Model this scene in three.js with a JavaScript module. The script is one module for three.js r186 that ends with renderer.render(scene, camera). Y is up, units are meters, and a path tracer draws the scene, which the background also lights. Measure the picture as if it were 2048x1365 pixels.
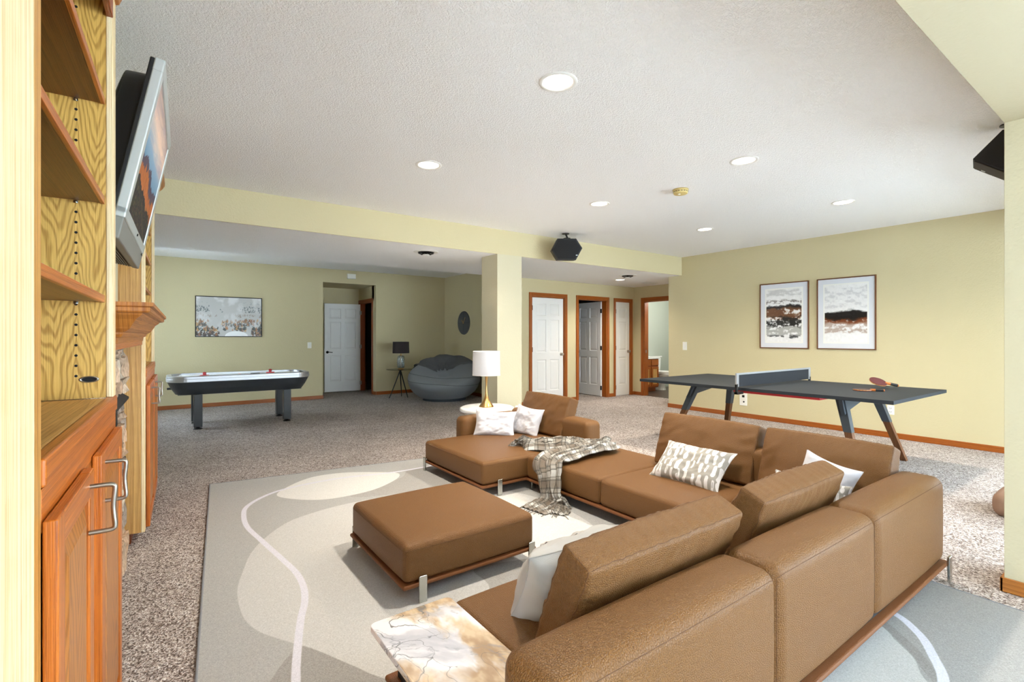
import * as THREE from 'three';
import { RoundedBoxGeometry } from 'three/addons/geometries/RoundedBoxGeometry.js';
import { mergeGeometries, mergeVertices } from 'three/addons/utils/BufferGeometryUtils.js';

// ---------------------------------------------------------------- camera, daylight, exposure
const scene = new THREE.Scene();
const FOCAL = 985, YAW = Math.atan2(710, FOCAL), EYE = 1.29;
const camera = new THREE.PerspectiveCamera(2 * Math.atan(682.5 / FOCAL) * 180 / Math.PI, 2048 / 1365, 0.05, 60);
camera.position.set(0, EYE, 0);
camera.rotation.set(0, -YAW, 0);
camera.setViewOffset(2048, 1365, 0, 9.5, 2048, 1365);
camera.updateProjectionMatrix();

const renderer = new THREE.WebGLRenderer({ antialias: true });
renderer.toneMapping = THREE.LinearToneMapping;
renderer.toneMappingExposure = 1.55;
renderer.shadowMap.enabled = true;
renderer.shadowMap.type = THREE.PCFSoftShadowMap;

scene.background = new THREE.Color(0.83, 0.94, 1.08);      // overcast sky seen through the windows behind the camera
scene.backgroundIntensity = 13;
const DOWNLIGHT = 11, DOWN_COLOR = new THREE.Color(1.0, 0.89, 0.73);

// ---------------------------------------------------------------- small tools
let seedState = 12345;
function rnd() { seedState = (seedState + 0x6D2B79F5) | 0; let t = seedState; t = Math.imul(t ^ (t >>> 15), t | 1); t ^= t + Math.imul(t ^ (t >>> 7), t | 61); return ((t ^ (t >>> 14)) >>> 0) / 4294967296; }
function reseed(n) { seedState = n; }
const rr = (a, b) => a + (b - a) * rnd();
const clamp = (x, a, b) => Math.min(b, Math.max(a, x));
const lerp = (a, b, t) => a + (b - a) * t;
const sst = (a, b, x) => { const t = clamp((x - a) / (b - a), 0, 1); return t * t * (3 - 2 * t); };
const V = (x, y, z) => new THREE.Vector3(x, y, z);
const used = {};
function numbered(n) { const k = used[n] = (used[n] ?? -1) + 1; return k ? n + '_' + String(k).padStart(3, '0') : n; }
function tag(o, label, category, group, kind) { o.userData.label = label; if (category) o.userData.category = category; if (group) o.userData.group = group; if (kind) o.userData.kind = kind; return o; }
function mesh(name, geo, mat, parent) {
  const g = Array.isArray(geo) ? join(geo) : geo;
  const m = new THREE.Mesh(g, mat); m.name = parent ? name : numbered(name); (parent ?? scene).add(m); return m;
}
function thing(name, label, category, pos = [0, 0, 0], turn = 0, group, kind) {
  const o = new THREE.Group(); o.name = numbered(name); scene.add(o); o.position.set(...pos); o.rotation.y = turn;
  return tag(o, label, category, group, kind);
}
function part(name, parent, pos = [0, 0, 0]) { const o = new THREE.Group(); o.name = name; o.position.set(...pos); parent.add(o); return o; }
function join(list) {
  return mergeGeometries(list.map((g) => { const q = g.index ? g.toNonIndexed() : g; for (const k of Object.keys(q.attributes)) if (!['position', 'normal', 'uv'].includes(k)) q.deleteAttribute(k);
    if (!q.attributes.uv) q.setAttribute('uv', new THREE.BufferAttribute(new Float32Array(q.attributes.position.count * 2), 2)); return q; }), false);
}
// texture coordinates in metres from the dominant axis of each triangle; the grain axis g runs along v
function boxUV(geo, g = 'y', off = true) {
  const q = geo.index ? geo.toNonIndexed() : geo, p = q.attributes.position, uv = new Float32Array(p.count * 2), ax = { x: 0, y: 1, z: 2 }[g];
  const ou = off ? rnd() * 7 : 0, ov = off ? rnd() * 7 : 0, a = V(), b = V(), c = V();
  for (let i = 0; i < p.count; i += 3) {
    a.fromBufferAttribute(p, i); b.fromBufferAttribute(p, i + 1).sub(a); c.fromBufferAttribute(p, i + 2).sub(a); b.cross(c);
    const n = [Math.abs(b.x), Math.abs(b.y), Math.abs(b.z)], k = n.indexOf(Math.max(...n)), r = [0, 1, 2].filter((x) => x !== k);
    const [iu, iv] = r.includes(ax) ? [r.find((x) => x !== ax), ax] : r;
    for (let j = 0; j < 3; j++) { uv[(i + j) * 2] = p.getComponent(i + j, iu) + ou; uv[(i + j) * 2 + 1] = p.getComponent(i + j, iv) + ov; }
  }
  q.setAttribute('uv', new THREE.BufferAttribute(uv, 2)); return q;
}
function bx(x0, x1, y0, y1, z0, z1, o = {}) {
  const w = Math.abs(x1 - x0), h = Math.abs(y1 - y0), d = Math.abs(z1 - z0), r = Math.min(o.b ?? 0.002, w / 2.1, h / 2.1, d / 2.1);
  const g = r > 0 ? new RoundedBoxGeometry(w, h, d, o.seg ?? 1, r) : new THREE.BoxGeometry(w, h, d);
  g.translate((x0 + x1) / 2, (y0 + y1) / 2, (z0 + z1) / 2);
  return boxUV(g, o.g ?? 'y', o.off ?? true);
}
function cyl(r0, r1, h, pos = [0, 0, 0], seg = 24, axis = 'y') {
  const g = new THREE.CylinderGeometry(r1, r0, h, seg); if (axis === 'x') g.rotateZ(Math.PI / 2); if (axis === 'z') g.rotateX(Math.PI / 2); g.translate(...pos); return g;
}
function lathe(pts, seg = 48) { return new THREE.LatheGeometry(pts.map(([x, y]) => new THREE.Vector2(x, y)), seg); }
function tube(pts, r, seg = 24, rad = 8, closed = false) { return new THREE.TubeGeometry(new THREE.CatmullRomCurve3(pts.map((p) => V(...p)), closed, 'catmullrom', 0.5), seg, r, rad, closed); }
function bar(a, b, r0, r1 = r0, seg = 12) {
  const A = V(...a), B = V(...b), d = B.clone().sub(A), g = new THREE.CylinderGeometry(r1, r0, d.length(), seg);
  g.applyQuaternion(new THREE.Quaternion().setFromUnitVectors(V(0, 1, 0), d.normalize())); g.translate((A.x + B.x) / 2, (A.y + B.y) / 2, (A.z + B.z) / 2); return g;
}
// box-section bar between two points with section sizes at both ends (along world x and z)
function taperBar(a, b, wa, da, wb, db) {
  const g = new THREE.BoxGeometry(1, 1, 1), p = g.attributes.position;
  for (let i = 0; i < p.count; i++) { const t = p.getY(i) + 0.5; p.setXYZ(i, lerp(a[0], b[0], t) + p.getX(i) * lerp(wa, wb, t), lerp(a[1], b[1], t), lerp(a[2], b[2], t) + p.getZ(i) * lerp(da, db, t)); }
  g.computeVertexNormals(); return boxUV(g.toNonIndexed(), 'y');
}
function smooth(geo, uvAxis = 'y') { // welded smooth normals, then box-mapped
  geo.deleteAttribute('uv'); geo.deleteAttribute('normal'); const m = mergeVertices(geo, 1e-5); m.computeVertexNormals(); return boxUV(m, uvAxis);
}
// rounded, puffed upholstery block, centred, size w h d; puffMap carries a point of the plain box to the puffed surface
function puffMap(w, h, d, { r = 0.04, crown = [0, 0, 0], bend } = {}) {
  const hs = [w / 2, h / 2, d / 2], v = V();
  return (x, y, z) => {
    const p = [x, y, z], q = p.map((c, k) => clamp(c, -hs[k] + r, hs[k] - r)), e = p.map((c, k) => c - q[k]), l = Math.hypot(...e) || 1;
    const o = q.map((c, k) => c + e[k] / l * r), u = o.map((c, k) => c / hs[k]), f = u.map((c) => Math.max(0, 1 - c * c));
    o[0] += Math.sign(u[0]) * crown[0] * Math.abs(u[0]) ** 3 * f[1] * f[2]; o[1] += Math.sign(u[1]) * crown[1] * Math.abs(u[1]) ** 3 * Math.sqrt(f[0] * f[2]); o[2] += Math.sign(u[2]) * crown[2] * Math.abs(u[2]) ** 3 * Math.sqrt(f[0] * f[1]);
    if (bend) { v.set(...o); bend(v, u); return [v.x, v.y, v.z]; } return o;
  };
}
function puff(w, h, d, o = {}) {
  const r = o.r ?? 0.04, n = o.n ?? 10, axis = (len, k) => { const out = []; for (const t of [0, 0.18, 0.42, 0.7, 1]) out.push(-len / 2 + r * t); for (let i = 1; i < k; i++) out.push(-len / 2 + r + (len - 2 * r) * i / k); for (const t of [1, 0.7, 0.42, 0.18, 0]) out.push(len / 2 - r * t); return out; };
  const X = axis(w, n), Y = axis(h, Math.max(3, Math.round(n * 0.6))), Z = axis(d, Math.max(3, Math.round(n * (d > 0.3 ? 1 : 0.4)))), pos = [], idx = [], map = puffMap(w, h, d, { ...o, r });
  const face = (A, B, f) => { const s = pos.length / 3; for (const b of B) for (const a of A) pos.push(...map(...f(a, b))); const nA = A.length; for (let j = 0; j < B.length - 1; j++) for (let i = 0; i < nA - 1; i++) { const q = s + j * nA + i; idx.push(q, q + 1, q + nA + 1, q, q + nA + 1, q + nA); } };
  face(X, Y, (a, b) => [a, b, d / 2]); face(X, Y, (a, b) => [-a, b, -d / 2]); face(Z, Y, (a, b) => [w / 2, b, -a]); face(Z, Y, (a, b) => [-w / 2, b, a]); face(X, Z, (a, b) => [a, h / 2, -b]); face(X, Z, (a, b) => [a, -h / 2, b]);
  const g = new THREE.BufferGeometry(); g.setAttribute('position', new THREE.Float32BufferAttribute(pos, 3)); g.setIndex(idx); return smooth(g, o.uv ?? 'y');
}
// stitched lines that follow the puffed surface: polyline through points of the plain box
function stitch(map, pts, r = 0.0011, at = [0, 0, 0], per = 26) {
  const q = []; for (let i = 0; i < pts.length - 1; i++) for (let k = 0; k < per; k++) q.push(pts[i].map((c, a) => lerp(c, pts[i + 1][a], k / per))); q.push(pts[pts.length - 1]);
  return new THREE.TubeGeometry(new THREE.CatmullRomCurve3(q.map((p) => { const o = map(...p); return V(o[0] + at[0], o[1] + at[1], o[2] + at[2]); }), false, 'catmullrom', 0.1), q.length * 2, r, 5, false);
}
function gridGeo(nu, nv, f, wrapU = false) { // f(u,v) -> [x,y,z, uu, vv]
  const pos = [], uv = [], idx = [];
  for (let j = 0; j <= nv; j++) for (let i = 0; i <= nu; i++) { const q = f(i / nu, j / nv); pos.push(q[0], q[1], q[2]); uv.push(q[3] ?? i / nu, q[4] ?? j / nv); }
  for (let j = 0; j < nv; j++) for (let i = 0; i < nu; i++) { const a = j * (nu + 1) + i; idx.push(a, a + 1, a + nu + 2, a, a + nu + 2, a + nu + 1); }
  const g = new THREE.BufferGeometry(); g.setAttribute('position', new THREE.Float32BufferAttribute(pos, 3)); g.setAttribute('uv', new THREE.Float32BufferAttribute(uv, 2)); g.setIndex(idx); g.computeVertexNormals();
  if (wrapU) { const n = g.attributes.normal; for (let j = 0; j <= nv; j++) { const a = j * (nu + 1), b = a + nu, s = V(n.getX(a) + n.getX(b), n.getY(a) + n.getY(b), n.getZ(a) + n.getZ(b)).normalize(); n.setXYZ(a, s.x, s.y, s.z); n.setXYZ(b, s.x, s.y, s.z); } }
  return g;
}

// ---------------------------------------------------------------- noise and textures
function lattice(nx, ny, seed) { reseed(seed); const a = new Float32Array(nx * ny); for (let i = 0; i < a.length; i++) a[i] = rnd(); return (x, y) => { // tileable value noise on [0,1)
  x = (x - Math.floor(x)) * nx; y = (y - Math.floor(y)) * ny; const x0 = Math.floor(x), y0 = Math.floor(y); let fx = x - x0, fy = y - y0; fx = fx * fx * (3 - 2 * fx); fy = fy * fy * (3 - 2 * fy);
  const xa = x0 % nx, xb = (x0 + 1) % nx, ya = (y0 % ny) * nx, yb = ((y0 + 1) % ny) * nx; return (a[ya + xa] * (1 - fx) + a[ya + xb] * fx) * (1 - fy) + (a[yb + xa] * (1 - fx) + a[yb + xb] * fx) * fy; }; }
function fbm(nx, ny, oct, seed) { const L = []; for (let o = 0; o < oct; o++) L.push(lattice(nx << o, ny << o, seed + o * 17)); return (x, y) => { let s = 0, a = 0.5, t = 0; for (const l of L) { s += l(x, y) * a; t += a; a *= 0.5; } return s / t; }; }
function dataTex(w, h, f, srgb = true) { // f(u,v)->[r,g,b] 0..1 or a grey number
  const d = new Uint8Array(w * h * 4);
  for (let y = 0; y < h; y++) for (let x = 0; x < w; x++) { const c = f((x + 0.5) / w, (y + 0.5) / h), i = (y * w + x) * 4; if (typeof c === 'number') d[i] = d[i + 1] = d[i + 2] = clamp(c, 0, 1) * 255; else { d[i] = clamp(c[0], 0, 1) * 255; d[i + 1] = clamp(c[1], 0, 1) * 255; d[i + 2] = clamp(c[2], 0, 1) * 255; } d[i + 3] = 255; }
  const t = new THREE.DataTexture(d, w, h, THREE.RGBAFormat); t.wrapS = t.wrapT = THREE.RepeatWrapping; t.magFilter = THREE.LinearFilter; t.minFilter = THREE.LinearMipmapLinearFilter; t.generateMipmaps = true; if (srgb) t.colorSpace = THREE.SRGBColorSpace; t.needsUpdate = true; return t;
}
function rep(t, su, sv = su) { const c = t.clone(); c.repeat.set(1 / su, 1 / sv); c.needsUpdate = true; return c; }
const mix3 = (a, b, t) => [lerp(a[0], b[0], t), lerp(a[1], b[1], t), lerp(a[2], b[2], t)];
const hex = (h) => [(h >> 16 & 255) / 255, (h >> 8 & 255) / 255, (h & 255) / 255];
function std(o) { return new THREE.MeshStandardMaterial(o); }
function phys(o) { return new THREE.MeshPhysicalMaterial(o); }
// ---------------------------------------------------------------- materials
const M = {};
{ // carpet: speckled cut pile
  const a = lattice(220, 220, 3), b = lattice(420, 420, 5), c = lattice(90, 90, 7), d = fbm(6, 6, 3, 9);
  const tone = (u, v) => clamp(0.52 + (b(u, v) - 0.5) * 0.85 + (a(u, v) - 0.5) * 0.75 + (c(u, v) - 0.5) * 0.25 + (d(u, v) - 0.5) * 0.15, 0, 1);
  const dark = hex(0x6b5e58), mid = hex(0xbaaea8), light = hex(0xe6e0de);
  const col = dataTex(1024, 1024, (u, v) => { const t = tone(u, v); return t < 0.5 ? mix3(dark, mid, sst(0.05, 0.5, t)) : mix3(mid, light, sst(0.5, 0.95, t)); });
  const bmp = dataTex(1024, 1024, (u, v) => tone(u, v), false);
  M.carpet = std({ map: rep(col, 1.7), bumpMap: rep(bmp, 1.7), bumpScale: 0.010, roughness: 1, vertexColors: true });
}
{ // sprayed ceiling texture and orange-peel wall
  const a = fbm(70, 70, 3, 21), b = lattice(160, 160, 23), c = lattice(24, 24, 25);
  const bmp = dataTex(1024, 1024, (u, v) => sst(0.40, 0.62, a(u, v) * 0.75 + b(u, v) * 0.25) * (0.7 + 0.3 * c(u, v)), false);
  const p = fbm(60, 60, 2, 31), peel = dataTex(512, 512, (u, v) => p(u, v), false);
  M.ceiling = std({ color: 0xfbfbfb, roughness: 0.95, bumpMap: rep(bmp, 0.5), bumpScale: 0.003 });
  M.wall = std({ color: 0xcec29b, roughness: 0.75, bumpMap: rep(peel, 0.7), bumpScale: 0.0012 });
  M.wallPale = std({ color: 0xcbc3a6, roughness: 0.75, bumpMap: rep(peel, 0.7), bumpScale: 0.0012 });
  M.bathWall = std({ color: 0xb9c1b6, roughness: 0.7 });
  M.white = std({ color: 0xeeeeea, roughness: 0.5 });
  M.doorWhite = std({ color: 0xf0f0ee, roughness: 0.42 });
  M.plate = std({ color: 0xf2f0e8, roughness: 0.4 });
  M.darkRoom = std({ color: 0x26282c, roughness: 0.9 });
}
{ // oak: straight, and cathedral grain
  const w = fbm(3, 2, 3, 41), pores = lattice(300, 10, 43), p2 = lattice(520, 22, 45), streak = lattice(60, 2, 47);
  const straight = (u, v) => { const s = u * 16 + (w(u, v) - 0.5) * 2.2, f = s - Math.floor(s); return clamp(0.25 + 0.35 * f ** 2 + (pores(u, v) - 0.5) * 0.5 + (p2(u, v) > 0.74 ? 0.28 : 0) + (streak(u, v) - 0.5) * 0.3, 0, 1); };
  const light = hex(0xdcae68), dark = hex(0x96682f);
  const col = dataTex(1024, 1024, (u, v) => mix3(light, dark, straight(u, v))), bm = dataTex(512, 1024, (u, v) => 1 - straight(u, v), false);
  const w2 = fbm(4, 5, 3, 51), pq = lattice(260, 14, 53), arc = (u, v) => { const x = u + (w2(u, v) - 0.5) * 0.10, k = x * 2 - 0.05, tri = Math.abs((k - Math.floor(k)) * 2 - 1), s = v * 14 + 3.4 * Math.pow(1 - tri, 0.8) + (w2(u, v + 0.37) - 0.5) * 3.2, f = s - Math.floor(s);
    const band = sst(0.30, 0.62, f) * (1 - sst(0.70, 0.95, f)); return clamp(0.14 + 0.62 * band * (0.5 + 0.5 * pq(u, v)) + (pq(u, v) - 0.5) * 0.35, 0, 1); };
  const l2 = hex(0xe6c684), d2 = hex(0x96702f), cath = dataTex(1024, 1024, (u, v) => mix3(l2, d2, arc(u, v)));
  const oak = (color, o = {}) => std({ color, map: rep(col, 0.42, 1.8), bumpMap: rep(bm, 0.42, 1.8), bumpScale: 0.0006, roughness: 0.42, ...o });
  M.oak = oak(0xffffff); M.oakPale = oak(0xfff2dc); M.oakOrange = oak(0xf0b070, { roughness: 0.33 }); M.oakRed = oak(0xc07a48, { roughness: 0.38 }); M.oakMantel = oak(0xe2bb8c, { roughness: 0.4 }); M.oakDark = oak(0x87603c, { roughness: 0.35 }); M.oakTrim = oak(0xd0945a, { roughness: 0.35 });
  M.oakPanel = std({ color: 0xfff0c4, map: rep(cath, 0.20, 1.0), bumpMap: rep(bm, 0.42, 1.8), bumpScale: 0.0004, roughness: 0.45 });
  M.oakPanelOrange = std({ color: 0xd09a62, map: rep(cath, 0.36, 1.6), bumpMap: rep(bm, 0.42, 1.8), bumpScale: 0.0003, roughness: 0.33 });
  const ash = dataTex(1024, 1024, (u, v) => mix3([0.99, 0.93, 0.78], [0.80, 0.62, 0.36], straight(u, v) * 0.8));
  M.oakBleached = std({ color: 0xffffff, map: rep(ash, 0.42, 1.8), bumpMap: rep(bm, 0.42, 1.8), bumpScale: 0.0006, roughness: 0.5 });
  M.walnut = oak(0x8d7264, { roughness: 0.6 });
}
{ // leather
  reseed(61); const N = 54, px = [], py = []; for (let i = 0; i < N * N; i++) { px.push(rnd()); py.push(rnd()); }
  const f = fbm(5, 5, 3, 63), grain = dataTex(768, 768, (u, v) => { const x = u * N, y = v * N, X = Math.floor(x), Y = Math.floor(y); let d1 = 9, d2 = 9;
    for (let j = -1; j < 2; j++) for (let i = -1; i < 2; i++) { const k = ((Y + j + N) % N) * N + (X + i + N) % N, dx = X + i + px[k] * 0.85 - x, dy = Y + j + py[k] * 0.85 - y, d = dx * dx + dy * dy; if (d < d1) { d2 = d1; d1 = d; } else if (d < d2) d2 = d; }
    return sst(0, 0.42, Math.sqrt(d2) - Math.sqrt(d1)) * 0.85 + f(u, v) * 0.15; }, false);
  M.leather = phys({ color: 0x74502c, roughness: 0.40, bumpMap: rep(grain, 0.36), bumpScale: 0.0016, specularIntensity: 0.5 });
  M.leatherRail = phys({ color: 0x74492b, roughness: 0.5, bumpMap: rep(grain, 0.36), bumpScale: 0.0006, specularIntensity: 0.4 });
  M.seam = std({ color: 0x5c3b20, roughness: 0.8 });
}
{ // woven cloths
  const wv = (n) => dataTex(256, 256, (u, v) => 0.5 + 0.25 * Math.sin(u * Math.PI * 2 * n) + 0.25 * Math.sin(v * Math.PI * 2 * n), false), weave = wv(32), nn = lattice(128, 128, 71), soft = dataTex(256, 256, (u, v) => nn(u, v), false);
  M.linen = std({ color: 0xdfdee4, roughness: 0.95, bumpMap: rep(weave, 0.06), bumpScale: 0.0006 });
  M.linenGrey = std({ color: 0xcfcdcb, roughness: 0.95, bumpMap: rep(weave, 0.08), bumpScale: 0.0008 });
  M.bean = phys({ color: 0x7e8286, roughness: 0.95, bumpMap: rep(soft, 0.12), bumpScale: 0.002, sheen: 0.4, sheenRoughness: 0.6, sheenColor: new THREE.Color(0.5, 0.52, 0.55) });
  const kn = dataTex(256, 256, (u, v) => Math.abs(Math.sin(u * Math.PI * 12)) * (0.6 + 0.4 * Math.abs(Math.sin(v * Math.PI * 16 + (Math.floor(u * 12) % 2) * 1.57))), false);
  M.knit = std({ color: 0x66686c, roughness: 1, bumpMap: rep(kn, 0.12), bumpScale: 0.006 });
  M.shadeDark = std({ color: 0x2e2728, roughness: 0.9, bumpMap: rep(weave, 0.05), bumpScale: 0.0005 });
  M.shadeWhite = phys({ color: 0xcfcfd2, roughness: 1, transmission: 0.14, thickness: 0, bumpMap: rep(weave, 0.05), bumpScale: 0.0004 });
  // plaid throw
  const band = (t, list) => { for (const [c, w] of list) { const d = Math.abs(t - c); if (d < w) return 1; } return 0; }, th = lattice(300, 300, 73);
  const plaid = dataTex(768, 768, (u, v) => { const s = (t) => ({ w: band(t, [[0.22, 0.13]]), t: band(t, [[0.66, 0.16]]), k: band(t, [[0.05, 0.008], [0.08, 0.008], [0.38, 0.007], [0.48, 0.008], [0.52, 0.008], [0.84, 0.010], [0.88, 0.010]]) });
    const a = s(u), b = s(v); let c = hex(0xa09b93); const wh = hex(0xd8d8d6), ta = hex(0x83776b), bk = hex(0x35332f); c = mix3(c, wh, 0.5 * (a.w + b.w)); c = mix3(c, ta, 0.5 * (a.t + b.t)); c = mix3(c, bk, Math.max(a.k, b.k) * 0.85); const n = (th(u, v) - 0.5) * 0.14; return c.map((x) => x + n); });
  M.plaid = std({ map: rep(plaid, 0.16), roughness: 1, bumpMap: rep(soft, 0.05), bumpScale: 0.001, side: THREE.DoubleSide });
  M.fringe = std({ color: 0x6d675f, roughness: 1 });
  // brush-stroke print of the oblong pillows
  const c = document.createElement('canvas'); c.width = 1024; c.height = 640; const x = c.getContext('2d'); x.fillStyle = '#a7a39c'; x.fillRect(0, 0, 1024, 640); reseed(77); x.lineCap = 'round';
  for (let row = 0; row < 4; row++) for (let i = 0; i < 11; i++) { const X = 30 + i * 98 + rr(-18, 18) + (row % 2) * 40, Y = 20 + row * 160 + rr(-25, 25), H = rr(80, 150), W = rr(26, 58); x.strokeStyle = '#eceaea'; x.lineWidth = W; x.beginPath(); x.moveTo(X, Y); x.quadraticCurveTo(X + rr(-28, 28), Y + H / 2, X + rr(-12, 12), Y + H); x.stroke(); if (rnd() < 0.35) { x.beginPath(); x.ellipse(X, Y + H * 0.75, W * 0.9, W * 1.4, 0, 0, 7); x.fillStyle = '#eceaea'; x.fill(); } if (rnd() < 0.4) { x.strokeStyle = '#b4b0ab'; x.lineWidth = W * 0.35; x.beginPath(); x.moveTo(X, Y + 12); x.lineTo(X + rr(-6, 6), Y + H * 0.7); x.stroke(); } }
  const t = new THREE.CanvasTexture(c); t.colorSpace = THREE.SRGBColorSpace; M.printed = std({ map: t, roughness: 0.95, bumpMap: rep(weave, 0.06), bumpScale: 0.0005 });
}
// metals, glass, plain plastics
M.chrome = std({ color: 0xb9bbb8, metalness: 1, roughness: 0.22 });
M.nickel = std({ color: 0xa8a39a, metalness: 1, roughness: 0.32 });
M.brass = std({ color: 0xcfa56a, metalness: 1, roughness: 0.28 });
M.darkMetal = std({ color: 0x2c2a28, metalness: 0.8, roughness: 0.4 });
M.black = std({ color: 0x0e0e10, roughness: 0.45 });
M.blackMatte = std({ color: 0x141416, roughness: 0.85 });
M.silver = std({ color: 0xc9cdcb, metalness: 0.35, roughness: 0.38 });
M.red = std({ color: 0xc7343a, roughness: 0.35 });
M.glass = phys({ color: 0xf4f8f8, roughness: 0.02, transmission: 1, thickness: 0, ior: 1.5 });
M.smokedGlass = phys({ color: 0x5a5e60, roughness: 0.03, transmission: 0.75, thickness: 0, ior: 1.5 });
M.tableGrey = phys({ color: 0x292e34, roughness: 0.65, specularIntensity: 0.35 });
M.slate = std({ color: 0x3c444b, roughness: 0.5 });
M.hockeyBody = phys({ color: 0x32373c, roughness: 0.35, clearcoat: 0.3 });
M.hockeyRim = std({ color: 0xc6c8cc, metalness: 0.75, roughness: 0.34 });
M.porcelain = phys({ color: 0xf4f5f5, roughness: 0.15, clearcoat: 0.6 });
M.lens = std({ color: 0xffffff, emissive: 0xfff2dd, emissiveIntensity: 6, roughness: 0.6 });
M.stoneTones = ['#ffe0c2', '#f4cfae', '#ffe9d0', '#e6c8ac', '#c9b9ac', '#fff0da'];
{ const f = fbm(10, 10, 4, 81), s = fbm(24, 24, 3, 83), st = dataTex(512, 512, (u, v) => 0.72 + 0.5 * (f(u, v) - 0.5) + 0.25 * (s(u, v) - 0.5)), sb = dataTex(512, 512, (u, v) => s(u, v), false);
  M.stones = M.stoneTones.map((c) => std({ color: c, map: rep(st, 0.5), bumpMap: rep(sb, 0.5), bumpScale: 0.012, roughness: 0.95 })); M.mortar = std({ color: 0xd0baa0, roughness: 1 }); }
{ // marble with long grey veins and beige clouds
  const a = fbm(2, 2, 5, 91), b = fbm(3, 3, 6, 93), c = fbm(2, 3, 4, 95), d = fbm(16, 20, 3, 97), e = fbm(2, 3, 3, 99);
  const vein = (x, w) => 1 - sst(0, w, Math.abs(x));
  const mt = dataTex(768, 1536, (u, v) => { const s = u * 0.8 + v * 0.45, q = v - u * 0.35, wu = s + (a(u, v) - 0.5) * 0.35, wv = q + (b(u, v) - 0.5) * 0.22;
    let k = mix3([0.93, 0.925, 0.945], [0.74, 0.745, 0.79], sst(0.50, 0.78, b(wu * 0.7, wv * 2.2)));
    const cl = sst(0.57, 0.64, e(u * 0.5 + 0.1, v * 0.5) * 0.62 + b(wu, wv) * 0.38), tone = mix3([0.84, 0.73, 0.58], [0.66, 0.53, 0.39], sst(0.35, 0.7, d(u, v) * 0.5 + b(wv, wu) * 0.5)); k = mix3(k, tone, cl * 0.85);
    const v1 = vein(c(wu * 0.5, wv * 1.1) - 0.5, 0.006), v2 = vein(a(wu * 0.9 + 0.3, wv * 1.6) - 0.47, 0.004), v3 = vein(e(wu * 1.2 + 0.6, wv * 1.3) - 0.52, 0.0035), v4 = vein(b(wu * 0.6, wv * 2.4 + 0.3) - 0.53, 0.02); k = mix3(k, [0.30, 0.31, 0.33], clamp(v1 * 0.6 + v2 * 0.5 + v3 * 0.8, 0, 0.85)); return mix3(k, [0.55, 0.56, 0.62], v4 * 0.4); });
  M.marble = phys({ map: rep(mt, 0.34, 0.72), roughness: 0.22, clearcoat: 0.3 });
}
// ---------------------------------------------------------------- the room shell
const CEIL = 2.69, SOF = 2.37, XR = 7.557, ZB = -5.33, ZS = -7.34, ZW = -10.53, XH = 8.58, XL = -0.8, ZR = 4.0, T = 0.12;
function struct(name, geo, mat, label) { const m = mesh(name, geo, mat); return tag(m, label, null, null, 'structure'); }
const S = (x0, x1, y0, y1, z0, z1) => bx(x0, x1, y0, y1, z0, z1, { b: 0, off: false });
{ // carpeted floor with slight wear and vacuum tracks in the vertex colours
  const f = fbm(9, 9, 3, 101), st = fbm(5, 30, 2, 103), nx = 170, nz = 260, x0 = -1.0, x1 = XH + 0.02, z0 = -11.9, z1 = ZR + 0.1;
  const g = gridGeo(nx, nz, (u, v) => [lerp(x0, x1, u), 0, lerp(z1, z0, v), lerp(x0, x1, u), lerp(z0, z1, v)]);
  const c = new Float32Array(g.attributes.position.count * 3);
  for (let i = 0; i < c.length / 3; i++) { const X = g.attributes.position.getX(i) / 12 + 0.3, Z = g.attributes.position.getZ(i) / 18 + 0.7; const k = 0.93 + (f(X, Z) - 0.5) * 0.28 + (st(X + Z * 0.25, Z) - 0.5) * 0.16; const fx = g.attributes.position.getX(i), fz = g.attributes.position.getZ(i), q = (fz + 8.35) / 1.5; let kk = k; if (q > 0 && q < 1 && fx < 4.2) { const w = fx / 0.62 + q * 0.25, e = Math.abs(w - Math.floor(w) - 0.5) * 2; kk *= 1 + 0.11 * sst(0.12, -0.12, e - q) * (1 - q * 0.7); } c[i * 3] = kk; c[i * 3 + 1] = kk * 0.992; c[i * 3 + 2] = kk * 0.985; }
  g.setAttribute('color', new THREE.BufferAttribute(c, 3));
  const sub = S(x0, x1, -0.2, -0.002, z0, z1);
  const fl = struct('floor', g, M.carpet, 'speckled taupe cut-pile carpet over the whole basement floor');
  tag(mesh('subfloor', sub, M.darkRoom), 'concrete slab under the carpet', null, null, 'structure');
}
struct('ceiling', [S(XL - T, XR + T, CEIL, CEIL + T, ZW - 1.4, ZR + T), S(XR, XH + 3, CEIL, CEIL + T, -9.2, ZB)], M.ceiling, 'white sprayed-texture ceiling over the main room');
// dropped soffit across the room: textured underside, painted front
struct('ceiling_soffit', [S(XL, XR, SOF, CEIL, ZS, ZB - 0.012), S(XR, XH, SOF, CEIL, -7.28, -5.606)], M.ceiling, 'lower textured ceiling behind the painted beam');
struct('beam_face', bx(XL, XR, SOF - 0.003, CEIL, ZB - 0.012, ZB, { b: 0.0015, off: false }), M.wall, 'cream painted front of the dropped beam across the room');
struct('column', bx(3.605, 4.005, 0, SOF, -5.71, ZB, { b: 0.002, off: false }), M.wallPale, 'cream square column under the beam');
struct('wall_right', [S(XR, XH + 0.12, 0, CEIL, -5.606, -0.2), S(XR, XR + T, 0, CEIL, -0.2, 0.35), S(XR, XR + T, 0, CEIL, 3.7, ZR + T), S(XR, XR + T, 0, 0.08, 0.35, 3.7), S(XR, XR + T, 2.33, CEIL, 0.35, 3.7)], M.wall, 'tan painted wall with two framed prints');
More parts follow.
